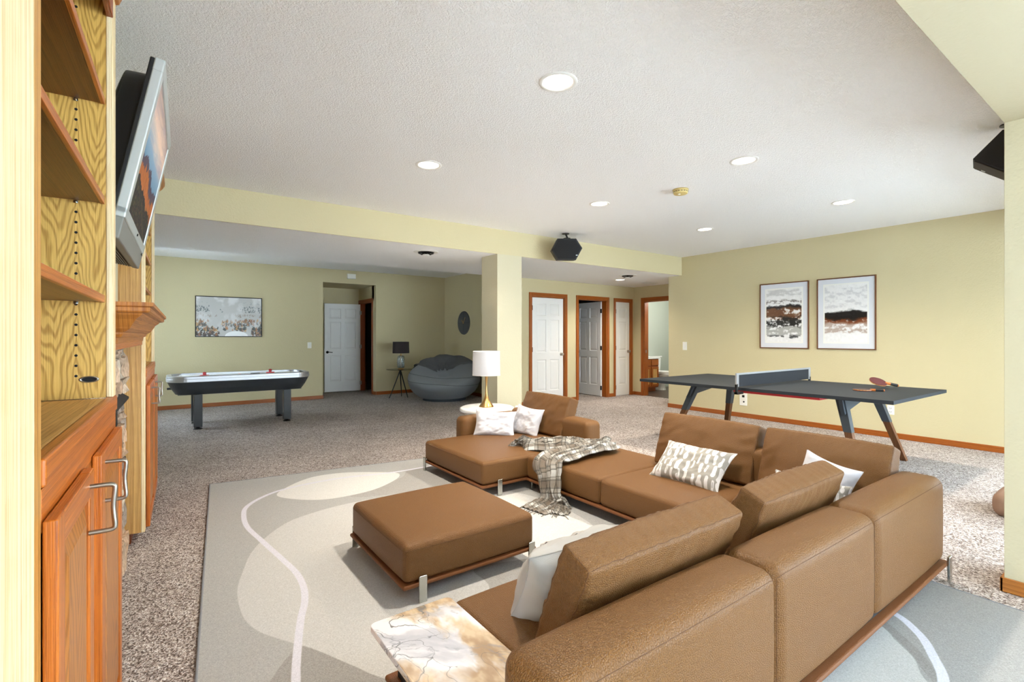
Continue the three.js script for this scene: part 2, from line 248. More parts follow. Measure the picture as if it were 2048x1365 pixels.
struct('wall_left', [S(XL - T, XL, 0, CEIL, -8.3, 0.35), S(XL - T, XL, 0, CEIL, 1.35, ZR + T), S(XL - T, XL, 0, 0.08, 0.35, 1.35), S(XL - T, XL, 2.33, CEIL, 0.35, 1.35), S(XL - T, XL, 0, 0.8, -9.5, -8.3), S(XL - T, XL, 1.75, CEIL, -9.5, -8.3), S(XL - T, XL, 0, CEIL, ZW - T, -9.5)], M.wall, 'wall behind the built-in cabinets');
// back wall with the deep niche
const NX0 = 2.78, NX1 = 3.905, NT = 2.41, NZ = -11.66;
struct('wall_back', [S(XL, NX0, 0, CEIL, ZW - T, ZW), S(NX1, 5.6, 0, CEIL, ZW - T, ZW), S(NX0, NX1, NT, CEIL, ZW - T, ZW)], M.wall, 'olive tan back wall with a door niche');
struct('wall_niche', [S(NX0 - T, NX0, 0, NT, NZ, ZW - T), S(NX0 - T, NX1 + 0.2, 0, NT + 0.1, NZ - T, NZ), S(NX1, NX1 + T, 2.1, NT, NZ, ZW - T), S(NX1, NX1 + T, 0, NT, -10.78, ZW - T), S(NX0 - T, NX1 + T, NT, NT + 0.1, NZ, ZW - T)], M.wall, 'painted sides of the niche round the open white door');
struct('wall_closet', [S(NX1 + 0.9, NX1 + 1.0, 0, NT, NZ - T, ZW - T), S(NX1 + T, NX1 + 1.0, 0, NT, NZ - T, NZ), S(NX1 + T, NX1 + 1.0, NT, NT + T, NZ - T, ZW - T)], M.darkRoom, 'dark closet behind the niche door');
struct('wall_side', S(5.6, 5.72, 0, CEIL, ZW - T, -7.28 - T), M.wall, 'shaded tan side wall carrying the round clock');
// hall wall with three door openings
const HZ = -7.28, D1 = [5.70, 6.525], D2 = [6.895, 7.72], D3 = [7.985, 8.468], DH = 2.05;
struct('wall_hall', [S(5.0, D1[0], 0, CEIL, HZ - T, HZ), S(D1[1], D2[0], 0, CEIL, HZ - T, HZ), S(D2[1], D3[0], 0, CEIL, HZ - T, HZ), S(D3[1], XH + T, 0, CEIL, HZ - T, HZ), ...[D1, D2, D3].map((d) => S(d[0], d[1], DH, CEIL, HZ - T, HZ))], M.wall, 'hall wall with three white doors');
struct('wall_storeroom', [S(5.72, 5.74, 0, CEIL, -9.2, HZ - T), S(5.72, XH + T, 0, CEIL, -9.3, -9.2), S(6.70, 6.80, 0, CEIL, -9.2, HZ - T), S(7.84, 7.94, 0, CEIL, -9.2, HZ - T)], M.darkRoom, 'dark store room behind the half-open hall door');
const BD = [-7.0, -6.24];
struct('wall_bath', [S(XH, XH + T, 0, CEIL, HZ, BD[0]), S(XH, XH + T, 0, CEIL, BD[1], -5.606), S(XH, XH + T, DH, CEIL, BD[0], BD[1])], M.wall, 'short hall wall with the bathroom doorway');
struct('wall_bathroom', [S(XH + T, 11.4, 0, CEIL, -8.0, -7.9), S(11.3, 11.4, 0, CEIL, -7.9, -5.6), S(XH + T, 11.4, 0, CEIL, -5.7, -5.6)], M.bathWall, 'grey-green bathroom wall behind the vanity');
struct('floor_bathroom', S(XH + 0.02, 11.4, -0.2, 0.004, -7.9, -5.6), std({ color: 0x4a3c33, roughness: 0.35 }), 'dark bathroom floor');
struct('ceiling_bathroom', S(XH, 11.4, 2.42, 2.5, -8.0, -5.6), M.ceiling, 'bathroom ceiling');
{ const t = thing('bathroom_ceiling_light', 'round frosted ceiling light inside the bathroom', 'ceiling light', [9.6, 2.42, -6.5]); mesh('light_base', lathe([[0, 0], [0.15, 0], [0.15, -0.015], [0, -0.015]], 32), M.white, t); mesh('glass_bowl', lathe([[0.14, -0.015], [0.13, -0.05], [0.08, -0.085], [0, -0.095]], 32), M.lens, t); const p = new THREE.PointLight(new THREE.Color(1, 0.97, 0.92), 3.2, 0, 2); p.position.set(0, -0.16, 0); p.shadow.radius = 5; p.name = 'bathroom_lamp'; t.add(p); }
// near beam and pillar at the right edge of the view
struct('beam_near', bx(XL, XR, SOF, CEIL, -0.565, -0.12, { b: 0.002, off: false }), M.wallPale, 'pale cream beam overhead by the near pillar');
struct('pillar', bx(3.475, 3.875, 0, SOF, -0.565, -0.165, { b: 0.002, off: false }), M.wallPale, 'pale cream pillar at the right edge');
// window wall behind the camera
const WIN = [[0.7, 2.3], [3.2, 4.9], [5.1, 7.5]], SIDE = [0.35, 3.7], SIDEL = [0.35, 1.35], WY = [0.08, 2.33];
{ const cuts = [[XL, WIN[0][0]], [WIN[0][1], WIN[1][0]], [WIN[1][1], WIN[2][0]], [WIN[2][1], XR]];
  struct('wall_rear', [...cuts.map(([a, b]) => S(a, b, 0, CEIL, ZR, ZR + T)), ...WIN.flatMap(([a, b]) => [S(a, b, 0, WY[0], ZR, ZR + T), S(a, b, WY[1], CEIL, ZR, ZR + T)])], M.wall, 'window wall behind the camera');
  // a window in a wall along x (axis 'x' at z = p) or along z (axis 'z' at x = p)
  function windowUnit(n, axis, p, a, b, y0, y1, where) {
    const t = thing('window_' + n, 'white framed window ' + where, null, [0, 0, 0], 0, null, 'structure'), f = 0.05, m = (a + b) / 2;
    const q = (u0, u1, v0, v1, d) => axis === 'x' ? S(u0, u1, v0, v1, p - d, p + d) : S(p - d, p + d, v0, v1, u0, u1);
    mesh('window_frame', [q(a, b, y0, y0 + f, 0.03), q(a, b, y1 - f, y1, 0.03), q(a, a + f, y0 + f, y1 - f, 0.03), q(b - f, b, y0 + f, y1 - f, 0.03), q(m - f / 2, m + f / 2, y0 + f, y1 - f, 0.03)], M.white, t);
    mesh('window_pane', q(a + f, m - f / 2, y0 + f, y1 - f, 0.003), M.glass, t); mesh('window_pane', q(m + f / 2, b - f, y0 + f, y1 - f, 0.003), M.glass, t); return t;
  }
  WIN.forEach(([a, b], i) => windowUnit(i + 1, 'x', ZR + 0.05, a, b, WY[0], WY[1], ['directly behind the camera', 'in the middle of the rear wall', 'at the right end of the rear wall'][i]));
  windowUnit(4, 'z', XL - 0.06, -9.5, -8.3, 0.8, 1.75, 'in the far games area side wall'); windowUnit(5, 'z', XL - 0.06, SIDEL[0], SIDEL[1], WY[0], WY[1], 'in the left wall behind the camera'); windowUnit(6, 'z', XR + 0.06, SIDE[0], SIDE[1], WY[0], WY[1], 'in the right wall behind the camera');
}
// baseboards
function base(side, list, label) { const m = mesh('baseboard_' + side, list.map(([x0, x1, z0, z1]) => bx(x0, x1, 0, 0.072, z0, z1, { g: Math.abs(x1 - x0) > Math.abs(z1 - z0) ? 'x' : 'z', b: 0.004 })), M.oakTrim); return tag(m, label, null, null, 'structure'); }
base('back', [[XL, NX0, ZW, ZW + 0.014], [NX1, 5.6, ZW, ZW + 0.014]], 'oak baseboard along the back wall');
base('right', [[XR - 0.014, XR, -5.606, 0.3], [XR - 0.014, XH, -5.62, -5.606]], 'oak baseboard along the right wall');
base('side', [[5.586, 5.6, ZW, -7.4]], 'oak baseboard under the clock');
base('hall', [[5.0, 5.63, HZ, HZ + 0.014], [6.6, 6.82, HZ, HZ + 0.014], [7.79, 7.915, HZ, HZ + 0.014], [8.54, XH, HZ, HZ + 0.014], [XH - 0.014, XH, HZ, -7.08]], 'oak baseboard between the hall doors');
base('niche', [[NX0, NX0 + 0.014, NZ, ZW], [NX1 - 0.014, NX1, -10.78, ZW]], 'oak baseboard inside the niche');
const PB = base('pillar', [[3.461, 3.475, -0.579, -0.151], [3.461, 3.889, -0.579, -0.565]], 'oak baseboard round the near pillar'); PB.material = M.oakMantel;

// ---------------------------------------------------------------- doors
function caseTrim(n, a, b, top, z, label, w = 0.066) { // casing round an opening in a wall facing +z, boards as parts
  const t = thing('trim_' + n, label, null, [0, 0, 0], 0, null, 'structure');
  for (const [x0, x1] of [[a - w, a], [b, b + w]]) mesh('casing_board', [bx(x0, x1, 0, top + w, z, z + 0.016, { b: 0.004 }), bx(x0 + 0.012, x1 - 0.02, 0, top + w * 0.8, z + 0.012, z + 0.02, { b: 0.003 })], M.oakTrim, t);
  mesh('casing_board', [bx(a, b, top, top + w, z, z + 0.016, { g: 'x', b: 0.004 }), bx(a, b, top + 0.02, top + w - 0.012, z + 0.012, z + 0.02, { g: 'x', b: 0.003 })], M.oakTrim, t);
  mesh('jamb', [bx(a - 0.002, a + 0.018, 0, top, z - 0.12, z), bx(b - 0.018, b + 0.002, 0, top, z - 0.12, z), bx(a, b, top - 0.018, top + 0.002, z - 0.12, z, { g: 'x' })], M.oakTrim, t);
  return t;
}
function sixPanel(root, w, h, narrow = false, th = 0.035) { // leaf from x 0..w, y 0..h, centred on z
  const s = new THREE.Shape(); s.moveTo(0, 0); s.lineTo(w, 0); s.lineTo(w, h); s.lineTo(0, h); s.closePath();
  const st = narrow ? 0.105 : 0.115, mid = 0.10, cols = narrow ? [[st, w - st]] : [[st, (w - mid) / 2], [(w + mid) / 2, w - st]], rows = [[0.245, 0.83], [0.985, 1.60], [1.69, 1.905]].map((r) => r.map((y) => y * h / 2.03));
  for (const [a, b] of cols) for (const [c, d] of rows) { const p = new THREE.Path(); p.moveTo(a, c); p.lineTo(a, d); p.lineTo(b, d); p.lineTo(b, c); p.closePath(); s.holes.push(p); }
  const g = new THREE.ExtrudeGeometry(s, { depth: th - 0.016, bevelEnabled: true, bevelThickness: 0.008, bevelSize: 0.012, bevelOffset: -0.012, bevelSegments: 2 }); g.translate(0, 0, -(th - 0.016) / 2);
  mesh('door_leaf', boxUV(g), M.doorWhite, root);
  for (const [a, b] of cols) for (const [c, d] of rows) { const e = 0.035, fr = bx(a - 0.014, b + 0.014, c - 0.014, d + 0.014, -0.006, 0.006, { b: 0 }); const raise = (sg) => { const q = new THREE.CylinderGeometry(1, 1, 1, 4); const f = [[a + 0.008, c + 0.008, b - 0.008, d - 0.008, 0.005], [a + e, c + e, b - e, d - e, 0.0135]], P = [], I = []; for (const [x0, y0, x1, y1, z] of f) P.push(x0, y0, z * sg, x1, y0, z * sg, x1, y1, z * sg, x0, y1, z * sg); for (let k = 0; k < 4; k++) { const l = (k + 1) % 4; I.push(...(sg > 0 ? [k, l, 4 + l, k, 4 + l, 4 + k] : [k, 4 + l, l, k, 4 + k, 4 + l])); } I.push(...(sg > 0 ? [4, 5, 6, 4, 6, 7] : [4, 6, 5, 4, 7, 6])); const gg = new THREE.BufferGeometry(); gg.setAttribute('position', new THREE.Float32BufferAttribute(P, 3)); gg.setIndex(I); const ni = gg.toNonIndexed(); ni.computeVertexNormals(); return boxUV(ni); };
    mesh('door_panel', [fr, raise(1), raise(-1)], M.doorWhite, root); }
}
function knob(root, x, y, mat = M.nickel) { for (const s of [-1, 1]) { const g = lathe([[0, 0], [0.030, 0], [0.030, 0.005], [0.012, 0.010], [0.010, 0.030], [0.024, 0.040], [0.028, 0.052], [0.022, 0.064], [0, 0.068]], 28); g.rotateX(Math.PI / 2 * s); g.translate(x, y, 0.0175 * s); mesh('door_knob', g, mat, root); } }
function hinges(root, x, h, mat = M.darkMetal, z = 0.018) { for (const y of [0.18, h / 2 + 0.02, h - 0.2]) mesh('hinge', [cyl(0.008, 0.008, 0.09, [x, y, z + 0.004], 12), bx(x - 0.02, x + 0.02, y - 0.044, y + 0.044, z - 0.002, z + 0.002, { b: 0 })], mat, root); }
caseTrim(1, D1[0], D1[1], DH, HZ, 'oak casing round the left closed hall door');
caseTrim(2, D2[0], D2[1], DH, HZ, 'oak casing round the half-open hall door');
caseTrim(3, D3[0], D3[1], DH, HZ, 'oak casing round the narrow hall door', 0.058);
{ let d = thing('door_1', 'closed white six-panel hall door nearest the column', 'door', [D1[0] + 0.02, 0.008, HZ - 0.03], 0, null, 'structure'); sixPanel(d, D1[1] - D1[0] - 0.04, 2.02); knob(d, D1[1] - D1[0] - 0.10, 0.93); hinges(d, -0.004, 2.02);
  d = thing('door_2', 'white six-panel hall door swung open into the dark room', 'door', [7.69, 0.008, -7.405], Math.PI / 2 - 0.03, null, 'structure'); sixPanel(d, 0.78, 2.02); knob(d, 0.72, 0.93, M.darkMetal); hinges(d, -0.006, 2.02, M.darkMetal, -0.02);
  d = thing('door_3', 'narrow closed white three-panel closet door in the hall corner', 'door', [D3[0] + 0.02, 0.008, HZ - 0.03], 0, null, 'structure'); sixPanel(d, D3[1] - D3[0] - 0.04, 2.02, true); knob(d, D3[1] - D3[0] - 0.09, 0.95); hinges(d, -0.004, 2.02);
  // bathroom doorway casing on the short wall facing -x
  const t = thing('trim_4', 'oak casing round the bathroom doorway', null, [0, 0, 0], 0, null, 'structure'), w = 0.075, X = XH;
  for (const [a, b] of [[BD[0] - w, BD[0]], [BD[1], BD[1] + w]]) mesh('casing_board', [bx(X - 0.018, X, 0, DH + w, a, b, { b: 0.005 }), bx(X - 0.024, X - 0.016, 0, DH + w * 0.7, a + 0.018, b - 0.018, { b: 0.003 })], M.oakTrim, t);
  mesh('casing_board', bx(X - 0.018, X, DH, DH + w, BD[0], BD[1], { g: 'z', b: 0.005 }), M.oakTrim, t);
  mesh('jamb', [bx(X, X + T, 0, DH, BD[0] - 0.002, BD[0] + 0.02), bx(X, X + T, 0, DH, BD[1] - 0.02, BD[1] + 0.002), bx(X, X + T, DH - 0.02, DH + 0.002, BD[0], BD[1], { g: 'z' })], M.oakTrim, t);
  mesh('strike_plate', bx(X + 0.03, X + 0.06, 0.93, 0.99, BD[0] + 0.0195, BD[0] + 0.0225, { b: 0 }), M.nickel, t);
  // the open door in the niche: hinged at the far jamb of the right-hand opening, folded along the niche back
  d = thing('door_4', 'open white six-panel door standing in the back wall niche', 'door', [3.905, 0.012, -11.56], Math.PI - 0.03, null, 'structure'); sixPanel(d, 0.82, 2.03);
  hinges(d, -0.002, 2.03, M.nickel, -0.02);
  const lv = part('door_lever', d, [0.755, 0.915, 0]); for (const s of [-1, 1]) { const r = lathe([[0, 0], [0.030, 0], [0.030, 0.006], [0.014, 0.012], [0.011, 0.045], [0, 0.047]], 24); r.rotateX(Math.PI / 2 * s); r.translate(0, 0, 0.0175 * s); mesh('handle', [r, tube([[0, 0, 0.058 * s], [-0.03, 0.002, 0.06 * s], [-0.075, -0.004, 0.057 * s], [-0.105, -0.006, 0.052 * s]], 0.0075, 16)], M.darkMetal, lv); }
  const n = thing('trim_5', 'oak jamb and casing in the right side of the niche', null, [0, 0, 0], 0, null, 'structure'), a = -11.58, b = -10.78;
  mesh('casing_board', bx(NX1 - 0.016, NX1, 0, 2.14, b, b + 0.07, { b: 0.004 }), M.oakRed, n); mesh('casing_board', bx(NX1 - 0.016, NX1, 2.07, 2.14, a - 0.07, b, { g: 'z', b: 0.004 }), M.oakRed, n); mesh('casing_board', bx(NX1 - 0.016, NX1, 0, 2.14, a - 0.07, a, { b: 0.004 }), M.oakRed, n);
  mesh('jamb', [bx(NX1, NX1 + T, 0, 2.07, a, a + 0.02), bx(NX1, NX1 + T, 0, 2.07, b - 0.02, b), bx(NX1, NX1 + T, 2.05, 2.07, a, b, { g: 'z' })], M.oakRed, n);
}
// ---------------------------------------------------------------- ceiling fittings
function downlight(x, y, z, label, lum = 1) {
  const t = thing('recessed_ceiling_light', label, 'ceiling light', [x, y, z], 0, 'round recessed ceiling lights');
  mesh('trim_ring', lathe([[0.082, 0.0], [0.082, -0.002], [0.090, -0.007], [0.104, -0.005], [0.107, 0.0]], 48), M.white, t);
  mesh('lens', lathe([[0, -0.006], [0.05, -0.005], [0.083, -0.001]], 40), M.lens, t);
  const s = new THREE.SpotLight(DOWN_COLOR, DOWNLIGHT * lum, 0, 1.25, 0.8, 2); s.position.set(0, -0.02, 0); s.target.position.set(0, -2, 0); s.shadow.radius = 3.5; t.add(s, s.target); s.name = 'downlight_lamp'; s.target.name = 'downlight_aim';
  return t;
}
downlight(1.79, CEIL, -2.05, 'largest recessed ceiling light, nearest the camera above the ottoman');
downlight(1.80, CEIL, -3.66, 'recessed ceiling light nearest the left, between ottoman and beam');
downlight(3.79, CEIL, -2.10, 'recessed ceiling light right of the yellowed smoke detector');
downlight(3.79, CEIL, -3.68, 'recessed ceiling light just above the black speaker on the beam');
downlight(5.81, CEIL, -2.15, 'recessed ceiling light nearest the pictures on the right wall');
downlight(5.81, CEIL, -3.75, 'recessed ceiling light nearest the right end of the beam');
downlight(7.17, SOF, -6.42, 'recessed light in the low hall ceiling beside a round vent', 0.8);
function roundVent(x, z, label) {
  const t = thing('round_air_vent', label, 'vent', [x, SOF, z], 0, 'round ceiling air vents');
  mesh('vent_rim', lathe([[0.105, -0.004], [0.112, -0.010], [0.150, -0.008], [0.158, -0.003], [0.158, 0]], 44), M.white, t);
  mesh('vent_throat', lathe([[0, -0.002], [0.108, -0.002], [0.112, -0.006]], 40), M.blackMatte, t);
  for (const [r, y] of [[0.098, -0.020], [0.070, -0.032]]) mesh('vent_ring', lathe([[r - 0.018, y + 0.004], [r, y - 0.003], [r + 0.002, y], [r - 0.016, y + 0.008]], 40), M.darkMetal, t);
  mesh('vent_cone', lathe([[0, -0.050], [0.030, -0.048], [0.046, -0.040], [0.040, -0.034], [0, -0.030]], 28), M.white, t); mesh('vent_post', cyl(0.008, 0.008, 0.03, [0, -0.017, 0], 10), M.darkMetal, t); return t;
}
roundVent(2.79, -5.75, 'round white ceiling vent over the air hockey area'); roundVent(6.76, -5.88, 'round ceiling vent in the hall beside the light');
{ const t = thing('ceiling_register', 'rectangular slatted air register in the hall ceiling', 'vent', [8.05, SOF, -6.45]); mesh('register_frame', [bx(-0.17, 0.17, -0.006, 0, -0.09, -0.075), bx(-0.17, 0.17, -0.006, 0, 0.075, 0.09), bx(-0.17, -0.155, -0.006, 0, -0.09, 0.09), bx(0.155, 0.17, -0.006, 0, -0.09, 0.09)], M.white, t); mesh('register_back', bx(-0.155, 0.155, -0.001, 0, -0.075, 0.075, { b: 0 }), M.blackMatte, t); for (let i = 0; i < 9; i++) { const g = new THREE.BoxGeometry(0.31, 0.002, 0.014); g.rotateX(0.6); g.translate(0, -0.006, -0.066 + i * 0.0165); mesh('slat', g, M.white, t); } }
{ const t = thing('smoke_detector', 'yellowed round smoke detector on the ceiling', 'smoke detector', [4.05, CEIL, -2.87]), y = std({ color: 0xd6c07e, roughness: 0.5 }); mesh('detector_base', lathe([[0, 0], [0.072, 0], [0.072, -0.012], [0.066, -0.014]], 40), y, t); mesh('detector_cover', lathe([[0.066, -0.014], [0.067, -0.034], [0.060, -0.044], [0.02, -0.047], [0, -0.047]], 40), y, t); const sl = []; for (let i = 0; i < 16; i++) { const a = i / 16 * 6.283, g = new THREE.BoxGeometry(0.014, 0.005, 0.003); g.rotateY(-a + Math.PI / 2); g.translate(Math.cos(a) * 0.0665, -0.024, Math.sin(a) * 0.0665); sl.push(g); } mesh('detector_slots', sl, M.darkMetal, t); mesh('test_button', cyl(0.012, 0.012, 0.004, [-0.02, -0.048, 0], 16), M.plate, t); }
// ---------------------------------------------------------------- speakers hung from the ceiling
{ // by the column: hexagonal cabinet with its grille towards the room
  const t = thing('ceiling_speaker', 'black wedge speaker hung in front of the beam beside the column', 'speaker', [4.52, CEIL, -5.02]), b = part('pivot', t, [0, -0.07, 0]);
  mesh('mount_bracket', [cyl(0.05, 0.05, 0.008, [0, -0.004, 0], 20), bar([0, -0.004, 0], [0.02, -0.07, 0.02], 0.012), bx(-0.025, 0.045, -0.085, -0.06, -0.02, 0.05, { b: 0.004 })], M.black, t);
  const hexa = (k) => { const s = new THREE.Shape(); [[-0.115, -0.135], [0.125, -0.135], [0.205, 0.015], [0.125, 0.135], [-0.115, 0.135], [-0.19, -0.01]].forEach(([x, y], i) => i ? s.lineTo(x * k, y * k) : s.moveTo(x * k, y * k)); s.closePath(); return s; };
  const g = new THREE.ExtrudeGeometry(hexa(1), { depth: 0.22, bevelEnabled: true, bevelThickness: 0.008, bevelSize: 0.008, bevelSegments: 2 }); g.translate(0, -0.15, -0.11); mesh('speaker_cabinet', boxUV(g), M.black, b);
  const f = new THREE.ExtrudeGeometry(hexa(0.93), { depth: 0.010, bevelEnabled: true, bevelThickness: 0.003, bevelSize: 0.003, bevelSegments: 1 }); f.translate(0, -0.15, 0.114); mesh('grille', boxUV(f), M.blackMatte, b); mesh('badge', bx(0.125, 0.15, -0.235, -0.223, 0.124, 0.129, { b: 0.001 }), M.silver, b);
  b.rotation.set(0.10, -0.62, 0, 'YXZ'); b.children.slice().forEach((c) => t.attach(c)); t.remove(b);
}
{ // by the near pillar: box tipped towards the room
  const P0 = V(4.433, 2.479, -0.873), e1 = V(0.293, 0.749, 0.594).normalize(), e2 = V(-0.004, -0.619, 0.785).normalize(), e3 = e1.clone().cross(e2), t = thing('ceiling_speaker', 'black speaker hung under the ceiling, partly behind the near pillar', 'speaker', [4.56, CEIL, -0.72]), b = part('pivot', t);
  b.position.copy(P0).sub(t.position); b.quaternion.setFromRotationMatrix(new THREE.Matrix4().makeBasis(e1, e2, e3));
  mesh('speaker_cabinet', bx(0, 0.228, 0, 0.27, 0, 0.134, { b: 0.006, seg: 2 }), M.black, b); mesh('grille', bx(-0.006, 0.001, 0.014, 0.256, 0.012, 0.122, { b: 0.003 }), std({ color: 0x2a211c, roughness: 0.45 }), b); mesh('badge', bx(-0.008, -0.005, 0.06, 0.085, 0.095, 0.105, { b: 0.001 }), M.silver, b);
  b.children.slice().forEach((c) => t.attach(c)); t.remove(b);
  mesh('mount_bracket', [cyl(0.045, 0.045, 0.008, [0, -0.004, 0], 20), bar([0, -0.004, 0], [0.0, -0.12, 0.02], 0.012), bx(-0.03, 0.03, -0.05, -0.03, -0.012, 0.012, { b: 0.003 })], M.black, t);
}
// ---------------------------------------------------------------- wall plates
function plate(pos, turn, w, h, label, cat, kind) {
  const t = thing(cat === 'outlet' ? 'wall_outlet' : 'light_switch', label, cat, pos, turn); mesh('cover_plate', bx(-w / 2, w / 2, -h / 2, h / 2, 0, 0.006, { b: 0.003 }), M.plate, t);
  if (kind === 'switch') mesh('rocker', bx(-w * 0.2, w * 0.2, -h * 0.26, h * 0.26, 0.004, 0.011, { b: 0.003 }), M.white, t);
  else for (const s of [-1, 1]) { const y = s * h * 0.2; mesh('socket', cyl(w * 0.24, w * 0.24, 0.004, [0, y, 0.007], 20, 'z'), M.white, t); mesh('socket_slots', [bx(-0.010, -0.006, y - 0.006, y + 0.006, 0.008, 0.0095, { b: 0 }), bx(0.006, 0.010, y - 0.006, y + 0.006, 0.008, 0.0095, { b: 0 }), cyl(0.003, 0.003, 0.002, [0, y - 0.012, 0.0088], 8, 'z')], M.darkMetal, t); }
  return t;
}
plate([2.515, 1.107, ZW], 0, 0.078, 0.122, 'white rocker switch on the back wall left of the niche', 'light switch', 'switch');
plate([XR, 1.118, -5.265], -Math.PI / 2, 0.088, 0.145, 'white rocker switch at the hall end of the right wall', 'light switch', 'switch');
plate([XR, 0.355, -2.26], -Math.PI / 2, 0.075, 0.118, 'white double outlet on the right wall behind the table leg', 'outlet', 'outlet');
plate([3.93, 0.30, ZB], 0, 0.075, 0.118, 'white outlet low on the column front', 'outlet', 'outlet');
{ const t = thing('media_plate', 'tall white media plate under the ping pong table edge', 'wall plate', [XR, 0.30, -4.195], -Math.PI / 2); mesh('cover_plate', bx(-0.062, 0.062, -0.11, 0.11, 0, 0.008, { b: 0.004 }), M.plate, t); mesh('port', [bx(-0.02, 0.02, 0.02, 0.055, 0.006, 0.011, { b: 0.002 })], M.darkMetal, t); mesh('jack', [cyl(0.012, 0.012, 0.01, [0.01, -0.05, 0.01], 14, 'z')], M.darkMetal, t); }
{ const t = thing('door_chime', 'white box on the back wall above the niche', 'wall box', [3.36, 2.565, ZW]); mesh('chime_case', bx(-0.09, 0.09, -0.053, 0.053, 0, 0.04, { b: 0.006 }), M.plate, t); mesh('chime_lid_seam', bx(-0.0915, 0.0915, -0.045, -0.043, 0, 0.0405, { b: 0 }), M.darkMetal, t); }
{ const t = thing('wall_clock', 'dark grey round clock with gold hands on the side wall', 'clock', [5.6, 1.59, -9.615], -Math.PI / 2); mesh('clock_face', (() => { const g = lathe([[0, 0.018], [0.25, 0.018], [0.262, 0.012], [0.265, 0], [0, 0]], 64); g.rotateX(Math.PI / 2); return g; })(), std({ color: 0x55585b, roughness: 0.8 }), t);
  mesh('face_groove', [bx(-0.003, 0.003, -0.24, 0.24, 0.017, 0.0188, { b: 0 }), bx(-0.24, 0.24, -0.003, 0.003, 0.017, 0.0188, { b: 0 })], std({ color: 0x3a3c3e, roughness: 0.9 }), t);
  const hand = (a, l, w) => { const g = new THREE.BoxGeometry(w, l, 0.003); g.translate(0, l / 2 - 0.02, 0.022); g.rotateZ(-a); return g; }; mesh('hour_hand', hand(-0.75, 0.11, 0.010), M.brass, t); mesh('minute_hand', hand(0.62, 0.17, 0.008), M.brass, t); mesh('hand_hub', cyl(0.009, 0.009, 0.012, [0, 0, 0.022], 14, 'z'), M.brass, t); }
// ---------------------------------------------------------------- built-in oak wall: local axes x out of the wall, z towards the viewer, turned by 2.06 degrees
const CAB = [-0.196, 0, 0], CT = -Math.atan(0.036);
const fromWall = (o) => { o.position.set(...CAB); o.rotation.y = CT; return o; };
const cabThing = (name, label, cat, group) => fromWall(thing(name, label, cat, [0, 0, 0], 0, group));
const CH = 1.085;
function shelfUnit(label, z0, z1, back, shelves, withHoles, nearStile) { // z0 near outer edge, z1 far outer edge
  const t = cabThing('built_in_bookcase', label, 'bookcase'), top = 2.56, f = 0.019;
  const a = z0 - (nearStile ?? 0.07), b = z1 + 0.07; // opening from a (near) to b (far)
  mesh('side_panel', bx(back, -f, CH, top, b - 0.003, b - 0.021, { b: 0, off: false }), M.oakPanel, t);
  mesh('side_panel', bx(back, -f, CH, top, a + 0.003, a + 0.021, { b: 0, off: false }), M.oakPanel, t);
  if (!withHoles) mesh('end_panel', bx(back, -f, 0.085, top, z0 - 0.002, z0 - 0.02, { b: 0.001 }), M.oak, t);
  mesh('back_panel', bx(back - 0.012, back, CH, top, z1, z0, { b: 0 }), M.oakPanel, t);
  mesh('stile', bx(-f, 0, CH, top, z1, b, { b: 0.003 }), M.oakBleached, t);
  if (withHoles) { mesh('stile', bx(-f, -0.001, 0.0, top, -1.0712, a, { b: 0.002 }), M.oakPale, t); mesh('stile', bx(-f, 0.001, 0.0, top, z0, -1.071, { b: 0.003 }), M.oakBleached, t); }
  else mesh('stile', bx(-f, 0, 0.085, top, a, z0, { b: 0.003 }), M.oakBleached, t);
  mesh('top_rail', bx(-f, 0, 2.36, top, b, a, { g: 'z', b: 0.003 }), M.oakRed, t);
  mesh('top_panel', bx(back, 0, top, top + 0.02, z1, z0, { g: 'z', b: 0 }), M.oak, t);
  for (const y of shelves) { mesh('shelf', bx(back + 0.004, -f - 0.012, y, y + 0.02, b, a, { g: 'z', b: 0 }), M.oakDark, t); mesh('shelf_edge', bx(-f - 0.014, -f - 0.003, y - 0.003, y + 0.022, b, a, { g: 'z', b: 0.002 }), M.oakOrange, t);
    mesh('shelf_pin', [cyl(0.003, 0.003, 0.014, [-0.095, y - 0.006, b + 0.007], 10, 'z'), bx(-0.101, -0.089, y - 0.010, y - 0.001, b, b + 0.003, { b: 0.001 })], M.chrome, t); }
  if (withHoles) for (let y = 1.16; y < 2.5; y += 0.0335) mesh('peg_hole', cyl(0.0042, 0.0042, 0.002, [-0.095, y, b - 0.0025], 12, 'z'), M.blackMatte, t);
  // crown along the top front
  const cr = new THREE.Shape(); [[0, 2.44], [0.010, 2.445], [0.02, 2.47], [0.05, 2.50], [0.068, 2.53], [0.07, 2.56], [0, 2.56]].forEach(([x, y], i) => i ? cr.lineTo(x, y) : cr.moveTo(x, y));
  const cg = new THREE.ExtrudeGeometry(cr, { depth: Math.abs(z1 - z0) - 0.01, bevelEnabled: false }); cg.translate(0, 0, z1 + 0.005); mesh('crown_moulding', boxUV(cg, 'z'), M.oakMantel, t);
  return t;
}
const nearCase = shelfUnit('large open oak bookcase at the left edge of the photo, with peg holes', -0.30, -2.20, -0.56, [2.067, 1.734, 1.405], true, 0.825);
const farCase = shelfUnit('oak bookcase beyond the fireplace, only its edge in view', -3.78, -5.0, -0.42, [2.10, 1.86, 1.62], false);
{ const g = new THREE.TorusGeometry(0.022, 0.004, 8, 28); g.scale(1, 0.42, 1); g.translate(-0.062, 1.148, -2.1285); mesh('cable_grommet', g, M.nickel, nearCase); const h = new THREE.CylinderGeometry(0.02, 0.02, 0.002, 24); h.rotateX(Math.PI / 2); h.scale(1, 0.4, 1); h.translate(-0.062, 1.148, -2.1295); mesh('grommet_hole', h, M.blackMatte, nearCase); }
